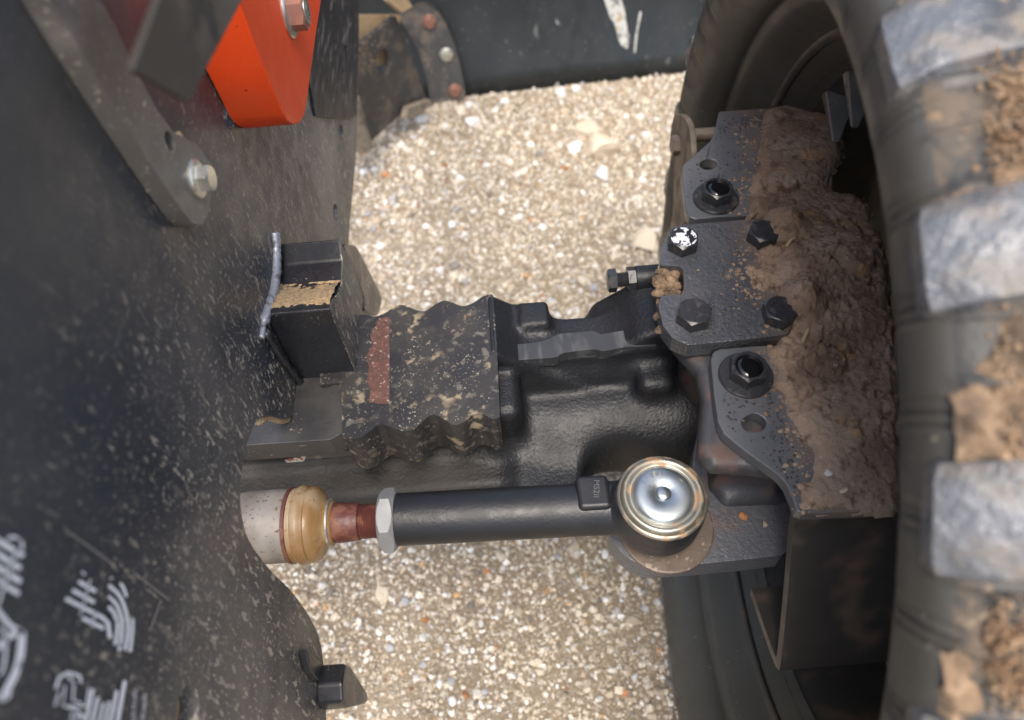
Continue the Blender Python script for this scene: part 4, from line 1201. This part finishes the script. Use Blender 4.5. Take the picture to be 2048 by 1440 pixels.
a_ = idm[:-1, :-1]; b_ = idm[1:, :-1]; c_ = idm[1:, 1:]; d_ = idm[:-1, 1:]
ok = (a_ >= 0) & (b_ >= 0) & (c_ >= 0) & (d_ >= 0)
mf = np.stack([a_[ok], b_[ok], c_[ok], d_[ok]], 1)
mud = fast_mesh('mud', mv, mf, M['mud'], smooth=True)
tag(mud, 'crumbly brown mud caked over the knuckle cover and bracket plates', 'mud', kind='stuff')
# solid fill under the mud so that its flank is closed
fillp = ats([(1560, 440), (1640, 430), (1740, 440), (1785, 640), (1796, 820), (1560, 820), (1560, 690), (1600, 640), (1540, 560)], 'z', ZB - .001)
mesh('hub_body', *prism(fillp, (0, 0, -.09)), M['mud'], kn, bevel=.006)
fillq = ats([(1610, 300), (1688, 300), (1668, 340), (1668, 390), (1742, 420), (1760, 560), (1600, 560)], 'z', ZB - .003)
mesh('hub_shoulder', *prism(fillq, (0, 0, -.06)), M['mud'], kn, bevel=.006)

spl = []
r_ = np.random.default_rng(77)
sx_ = r_.uniform(lo_x - .02, hi_x - .03, 30000); sy_ = r_.uniform(lo_y, hi_y, 30000)
e_ = sd_poly(sx_, sy_, mpoly)
near = (e_ > 0) & (r_.random(30000) < np.exp(-e_ / .006))
pl_ = np.minimum(sd_poly(sx_, sy_, np.array(ats(uo, 'z', ZB))), sd_poly(sx_, sy_, np.array(ats(lo_, 'z', ZB)))) < -.001
cv_ = sd_poly(sx_, sy_, np.array(ats(co, 'z', ZC))) < -.003
for q in np.nonzero(near & (pl_ | cv_))[0][:900]:
    zz_ = ZC if cv_[q] else ZB
    q_ = .0003 + .0015 * r_.random() ** 3.5
    vv4, ff4 = lathe([(-.0002, q_), (q_ * .3, q_ * .7), (q_ * .4, q_ * .2)], (0, 0, 0), (0, 0, 1), 7)
    vv4 = [(sx_[q] + p[0] * r_.uniform(.7, 1.5), sy_[q] + p[1] * r_.uniform(.7, 1.3), zz_ + p[2]) for p in vv4]
    spl.append((vv4, ff4))
o_ = mesh('mud_splatter', *merge(*spl), M['mud'], None, smooth=180)
tag(o_, 'small brown mud specks on the plates along the mud edge', 'mud', kind='stuff')

# water drops on the bracket plates and cover
def drops(poly_px, z, n, seed, rlo=.00035, rhi=.0010, avoid=()):
    r_ = np.random.default_rng(seed); P_ = np.array(ats(poly_px, 'z', z)); parts = []
    lo2 = P_.min(0); hi2 = P_.max(0); k = 0; tries = 0
    while k < n and tries < n * 40:
        tries += 1
        x = r_.uniform(lo2[0], hi2[0]); y = r_.uniform(lo2[1], hi2[1])
        if sd_poly(np.array([x]), np.array([y]), P_)[0] > -.002: continue
        if any((x - c[0]) ** 2 + (y - c[1]) ** 2 < c[2] ** 2 for c in avoid): continue
        r = rlo + (rhi - rlo) * r_.random() ** 2.5
        parts.append(lathe([(-.0002, r), (r * .22, r * .93), (r * .42, r * .72), (r * .54, r * .4), (r * .57, r * .1)], (x, y, z), (0, 0, 1), 9)); k += 1
    return merge(*parts)
av = [(*at(1417, 328, 'z', ZB)[:2], .008), (*at(1431, 398, 'z', ZB)[:2], .017), (*at(1491, 752, 'z', ZB)[:2], .017), (*at(1508, 846, 'z', ZB)[:2], .010)]
dv = merge(drops([(1440, 228), (1500, 228), (1500, 400), (1460, 425), (1385, 430), (1370, 340), (1425, 285)], ZB, 210, 1, avoid=av),
           drops([(1430, 710), (1540, 700), (1550, 800), (1600, 900), (1610, 960), (1590, 990), (1500, 900), (1445, 850)], ZB, 210, 2, avoid=av),
           drops([(1380, 600), (1500, 570), (1500, 640), (1560, 650), (1400, 680), (1340, 650)], ZC, 110, 3, .0005, .0011))
M['drop'] = material('water_drops', (0.03, 0.033, 0.038), 0.05, spec=.6)
w_ = mesh('water_drops', *dv, M['drop'], None, smooth=180)
tag(w_, 'rain drops standing on the black bracket plates', 'water drops', kind='stuff')

# ------------------------------------------------------------------ crumbs and straw
def crumb(px, py, z, r, kind, label, name='crumb'):
    o = bpy.data.objects.new(name, random.choice(rock_pool[kind]))
    p = at(px, py, 'z', z); o.location = p; o.scale = (r, r, r)
    o.rotation_euler = (random.uniform(0, 1), random.uniform(0, 1), random.uniform(0, 6))
    COL.objects.link(o); tag(o, label, 'crumb'); return o
crumb(1530, 1048, .347, .0035, 'tan', 'pinkish chip of stone on the rough steering arm', 'stone_chip')
crumb(1487, 1032, .347, .0038, 'rust', 'dark brown dirt crumb on the rough steering arm', 'dirt_crumb')
crumb(1467, 937, .350, .0042, 'tan', 'pale stone chip tucked under the bracket edge', 'stone_chip')
crumb(1455, 978, .347, .0026, 'rust', 'tiny orange chip on the arm beside the ball joint', 'stone_chip')
crumb(1657, 945, ZB + .004, .0034, 'white', 'pale stone chip on the smooth lower mud', 'stone_chip')
crumb(1688, 982, ZB + .004, .0028, 'tan', 'small tan chip on the mud near the channel bend', 'stone_chip')
def straw(pts, z, r, mat, label, name='straw'):
    p = [at(a, b, 'z', z + (.001 if 0 < i < len(pts) - 1 else 0)) for i, (a, b) in enumerate(pts)]
    o = mesh(name, *tube(spline(p, 4), r, 6), mat, None, loc=p[0], smooth=60); tag(o, label, 'straw'); return o
straw([(1617, 658), (1605, 685)], ZB + .010, .0011, M['straw'], 'short straw stalk on the mud beside the cover plate')
straw([(1482, 452), (1500, 440), (1515, 426)], ZB + .004, .0006, M['twig'], 'thin dark twig across the upper bracket edge', 'twig')
straw([(1530, 430), (1540, 440), (1552, 443)], ZB + .008, .0006, M['straw'], 'curled pale straw above the half buried bolt')
straw([(1573, 492), (1582, 480), (1590, 476)], ZB + .014, .0010, M['straw'], 'pale straw bit on the mud hump between the half buried bolts')

# ------------------------------------------------------------------ mud stuck to the tire tread
def on_tire(px, py, lift):
    d = ray(px, py)
    ts = np.linspace(.12, .9, 800)
    p = CAM[None] + d[None] * ts[:, None]
    dx = p[:, 0] - Xw - WK * (p[:, 1] - Yc)
    r = np.sqrt((p[:, 1] - Yc) ** 2 + (p[:, 2] - Zc) ** 2)
    half = len(prf) // 2
    R_ = np.interp(dx, prf[IB:half, 0], prf[IB:half, 1] + lift, left=0, right=.3295 + lift)
    hit = np.nonzero(r < R_)[0]
    return p[hit[0]] if len(hit) else None
V0, F0 = ico()
pv = []; pf = []; s = 0
def clump(px, py, spread, n, rl, rh, rad=.004):
    global s
    for _ in range(n):
        p = on_tire(px + random.gauss(0, spread), py + random.gauss(0, spread), rad + random.uniform(-.0045, .0035))
        if p is None or p[0] - Xw - WK * (p[1] - Yc) < .014: continue
        r = random.uniform(rl, rh)
        vv3 = p + (V0 * (1 + RNG.uniform(-.45, .45, (12, 1))) * RNG.uniform(.6, 1.3, (1, 3))) * r
        pv.append(vv3); pf.append(F0 + s); s += 12
for px, py, sp_, n in [(2030, 170, 26, 60), (2020, 290, 26, 70), (2050, 230, 30, 40), (1890, 500, 26, 22), (1850, 400, 30, 20), (1880, 690, 30, 40), (1930, 620, 26, 30), (1910, 790, 34, 50), (1970, 740, 30, 30), (2040, 860, 40, 40), (1960, 1010, 50, 22), (1985, 1240, 20, 60), (1960, 1310, 22, 70), (2020, 1310, 36, 90), (2040, 1370, 26, 50), (1930, 940, 30, 16), (1900, 1130, 40, 16), (1990, 430, 60, 20)]:
    clump(px, py, sp_ * 1.3, n * 4, .0002, .0009)
    clump(px, py, sp_ * .8, n // 4, .0010, .0022, .0)
for _ in range(160):
    clump(random.uniform(1790, 2060), random.uniform(0, 1440), 6, 1, .0006, .0014, .002)
half_p = prf[IB:npf // 2 + 1]; half_p = half_p[half_p[:, 1] > .3170]
ac = np.concatenate([[0], np.cumsum(np.linalg.norm(np.diff(half_p, axis=0), axis=1))])
su = np.arange(0, ac[-1], .0012); st = np.arange(-.35, 2.55, .0036)
SU, ST = np.meshgrid(su, st, indexing='ij')
PXm = np.interp(SU, ac, half_p[:, 0]); PRm = np.interp(SU, ac, half_p[:, 1])
arcm = ST * .33
mk = vnoise(SU, arcm, 34, 71, 4); fn_ = vnoise(SU, arcm, 190, 83, 4); fn2 = vnoise(SU, arcm, 420, 91, 2)
Hm = np.clip((mk - .52) / .2, -1, 1) * .0050 + (fn_ - .5) * .0062 + (fn2 - .5) * .0022 - .0012 * np.clip(1 - SU / .006, 0, 1)
okm = Hm > -.0008
im_ = -np.ones(Hm.shape, int); im_[okm] = np.arange(okm.sum())
rm = PRm[okm] + np.maximum(Hm[okm], -.0004)
mudv = np.stack([PXm[okm], rm * np.sin(math.pi / 2 - ST[okm]) * 0 + rm * np.cos(ST[okm]), rm * np.sin(ST[okm]) + Zc], 1)
qa = im_[:-1, :-1]; qb = im_[1:, :-1]; qc = im_[1:, 1:]; qd = im_[:-1, 1:]
okq = (qa >= 0) & (qb >= 0) & (qc >= 0) & (qd >= 0)
tm = fast_mesh('caked_mud', mudv, np.stack([qa[okq], qb[okq], qc[okq], qd[okq]], 1), M['treadmud'], smooth=True)
tm.location = wheel.location; tm.rotation_euler = wheel.rotation_euler
tag(tm, 'dry tan mud caked in the grooves of the tire tread', 'mud', kind='stuff')
cl = fast_mesh('tread_mud', np.concatenate(pv), np.concatenate(pf), M['mudclod'], smooth=True)
tag(cl, 'dry tan mud clods stuck between the tire lugs', 'mud', kind='stuff')

# ------------------------------------------------------------------ blade and its bracket in front
YB = 1.125
bl = thing('blade', 'dark scratched steel blade standing on the gravel in front', 'blade', (.1, YB, 0))
b0 = at(700, 218, 'z', 0.002); b1 = at(1420, 140, 'z', 0.002)
dv_ = (b1 - b0) / np.linalg.norm(b1 - b0); nv_ = np.array([-dv_[1], dv_[0], 0])
bv = []; bf = []
nb_ = 14
for j in range(nb_ + 1):
    t = j / nb_; z = .42 * t
    back = .085 * math.sin(t * math.pi) * .9
    for e, off in ((-.12, 0), (1.0, 0)):
        p = b0 + dv_ * (e * np.linalg.norm(b1 - b0)) + (dv_ * .25 if e == 1.0 else 0)
        bv.append(p + nv_ * back + np.array([0, 0, z]))
for j in range(nb_): bf.append((2 * j, 2 * j + 1, 2 * j + 3, 2 * j + 2))
pan = mesh('mouldboard', bv, bf, M['blade'], bl, smooth=60)
sm = pan.modifiers.new('thickness', 'SOLIDIFY'); sm.thickness = .012; sm.offset = 1
def on_blade(px, py, lift=.0015):
    d = ray(px, py)
    # march to the curved face
    lo_t, hi_t = .5, 3.0
    def g_(t):
        p = CAM + d * t; w = (p - b0) @ nv_; tt = np.clip(p[2] / .42, 0, 1)
        return w - .0765 * math.sin(tt * math.pi)
    for _ in range(60):
        mid = (lo_t + hi_t) / 2
        if g_(mid) < 0: lo_t = mid
        else: hi_t = mid
    return CAM + d * lo_t - nv_ * lift
def blade_patch(name, pts, mat, lift=.0008, parent=None):
    P_ = [on_blade(*p, lift) for p in pts]
    c = sum(P_) / len(P_)
    return mesh(name, P_ + [c], [(i, (i + 1) % len(P_), len(P_)) for i in range(len(P_))], mat, parent or bl, smooth=60)
blade_patch('scrape', [(1205, -10), (1240, -10), (1252, 30), (1262, 70), (1258, 108), (1243, 100), (1232, 70), (1222, 40)], M['scratch'])
blade_patch('scratch', [(1280, 18), (1284, 20), (1276, 60), (1269, 120), (1265, 120), (1271, 62)], M['scratch'])
blade_patch('scratch', [(1107, 22), (1109, 22), (1114, 45), (1128, 66), (1126, 68), (1111, 46)], M['scratch'])

bb_ = thing('blade_bracket', 'black curved bracket plate with three bolts on the blade', 'bracket', on_blade(880, 198))
PB = [on_blade(*p, .012) for p in spline([(800, 28), (822, 12), (850, 2), (872, 14), (890, 40), (908, 82), (922, 135), (929, 180), (922, 196), (900, 199), (864, 200), (858, 180), (850, 140), (836, 95), (818, 60)], 2, True)]
cB = sum(PB) / len(PB)
v = PB + [p + nv_ * .011 for p in PB]; n = len(PB)
f = [(i, (i + 1) % n, 2 * n) for i in range(n)] + [(i, n + i, n + (i + 1) % n, (i + 1) % n) for i in range(n)] + [(n + i, 2 * n + 1, n + (i + 1) % n) for i in range(n)]
mesh('plate', v + [cB, cB + nv_ * .011], f, M['bladebracket'], bb_, smooth=35)
for (px, py, mt) in [(858, 34, 'rustbolt'), (892, 100, 'zinc'), (909, 171, 'rustbolt')]:
    hex_bolt(bb_, on_blade(px, py, .0125), -nv_, .0085, .007, M[mt], rot=.2, washer=.0115, washer_h=.002)
ang = thing('angle_arm', 'dirt speckled black angle plate with a round hole beside the blade bracket', 'arm', at(720, 300, 'z', 0.0))
def ya(px, py, y): return at(px, py, 'y', y)
AP = [ya(700, 90, .98), ya(792, 32, 1.06), ya(806, 60, 1.06), ya(838, 150, 1.07), ya(852, 196, 1.075), ya(800, 230, 1.02), ya(722, 302, .93), ya(700, 306, .93)]
def plane_fit(pts):
    c = sum(pts) / len(pts); u_, s_, vt = np.linalg.svd(np.array(pts) - c); return c, vt[2]
c_, nn = plane_fit(AP)
if nn[1] > 0: nn = -nn
def on_plane(px, py, c, n):
    d = ray(px, py); return CAM + d * (((c - CAM) @ n) / (d @ n))
AO = [on_plane(*p, c_, nn) for p in [(690, 108), (740, 72), (792, 32), (806, 60), (838, 150), (852, 196), (800, 232), (722, 302), (690, 310)]]
AH = [on_plane(768 + 13 * math.cos(t) , 125 + 27 * math.sin(t), c_, nn) for t in np.linspace(0, 2 * math.pi, 18)[:-1]]
v, f = prism(AO, -nn * .010, [AH])
mesh('plate', v, f, M['bladebracket'], ang, bevel=.0015)
v, f = prism([on_plane(*p, c_ - nn * .02, nn) for p in [(690, 30), (800, 30), (800, 130), (690, 130)]], -nn * .004)
mesh('dirt_pocket', v, f, M['dirt'], ang)
v, f = tube([on_plane(700, 200, c_ + nn * .012, nn), on_plane(728, 296, c_ + nn * .012, nn)], .014, 20)
mesh('pivot_tube', v, f, M['link'], ang, smooth=40)
foot = [on_plane(*p, c_ + nn * .004, nn) for p in [(806, 212), (850, 196), (854, 206), (815, 236), (800, 234)]]
v, f = prism(foot, nn * .012)
mesh('foot', v, f, M['link'], ang, bevel=.001)
v, f = prism([on_plane(*p, c_ + nn * .02, nn) for p in [(772, -30), (800, -30), (826, 14), (804, 26), (778, 4)]], -nn * .01)
mesh('tan_strip', v, f, M['dirt'], ang, bevel=.001)
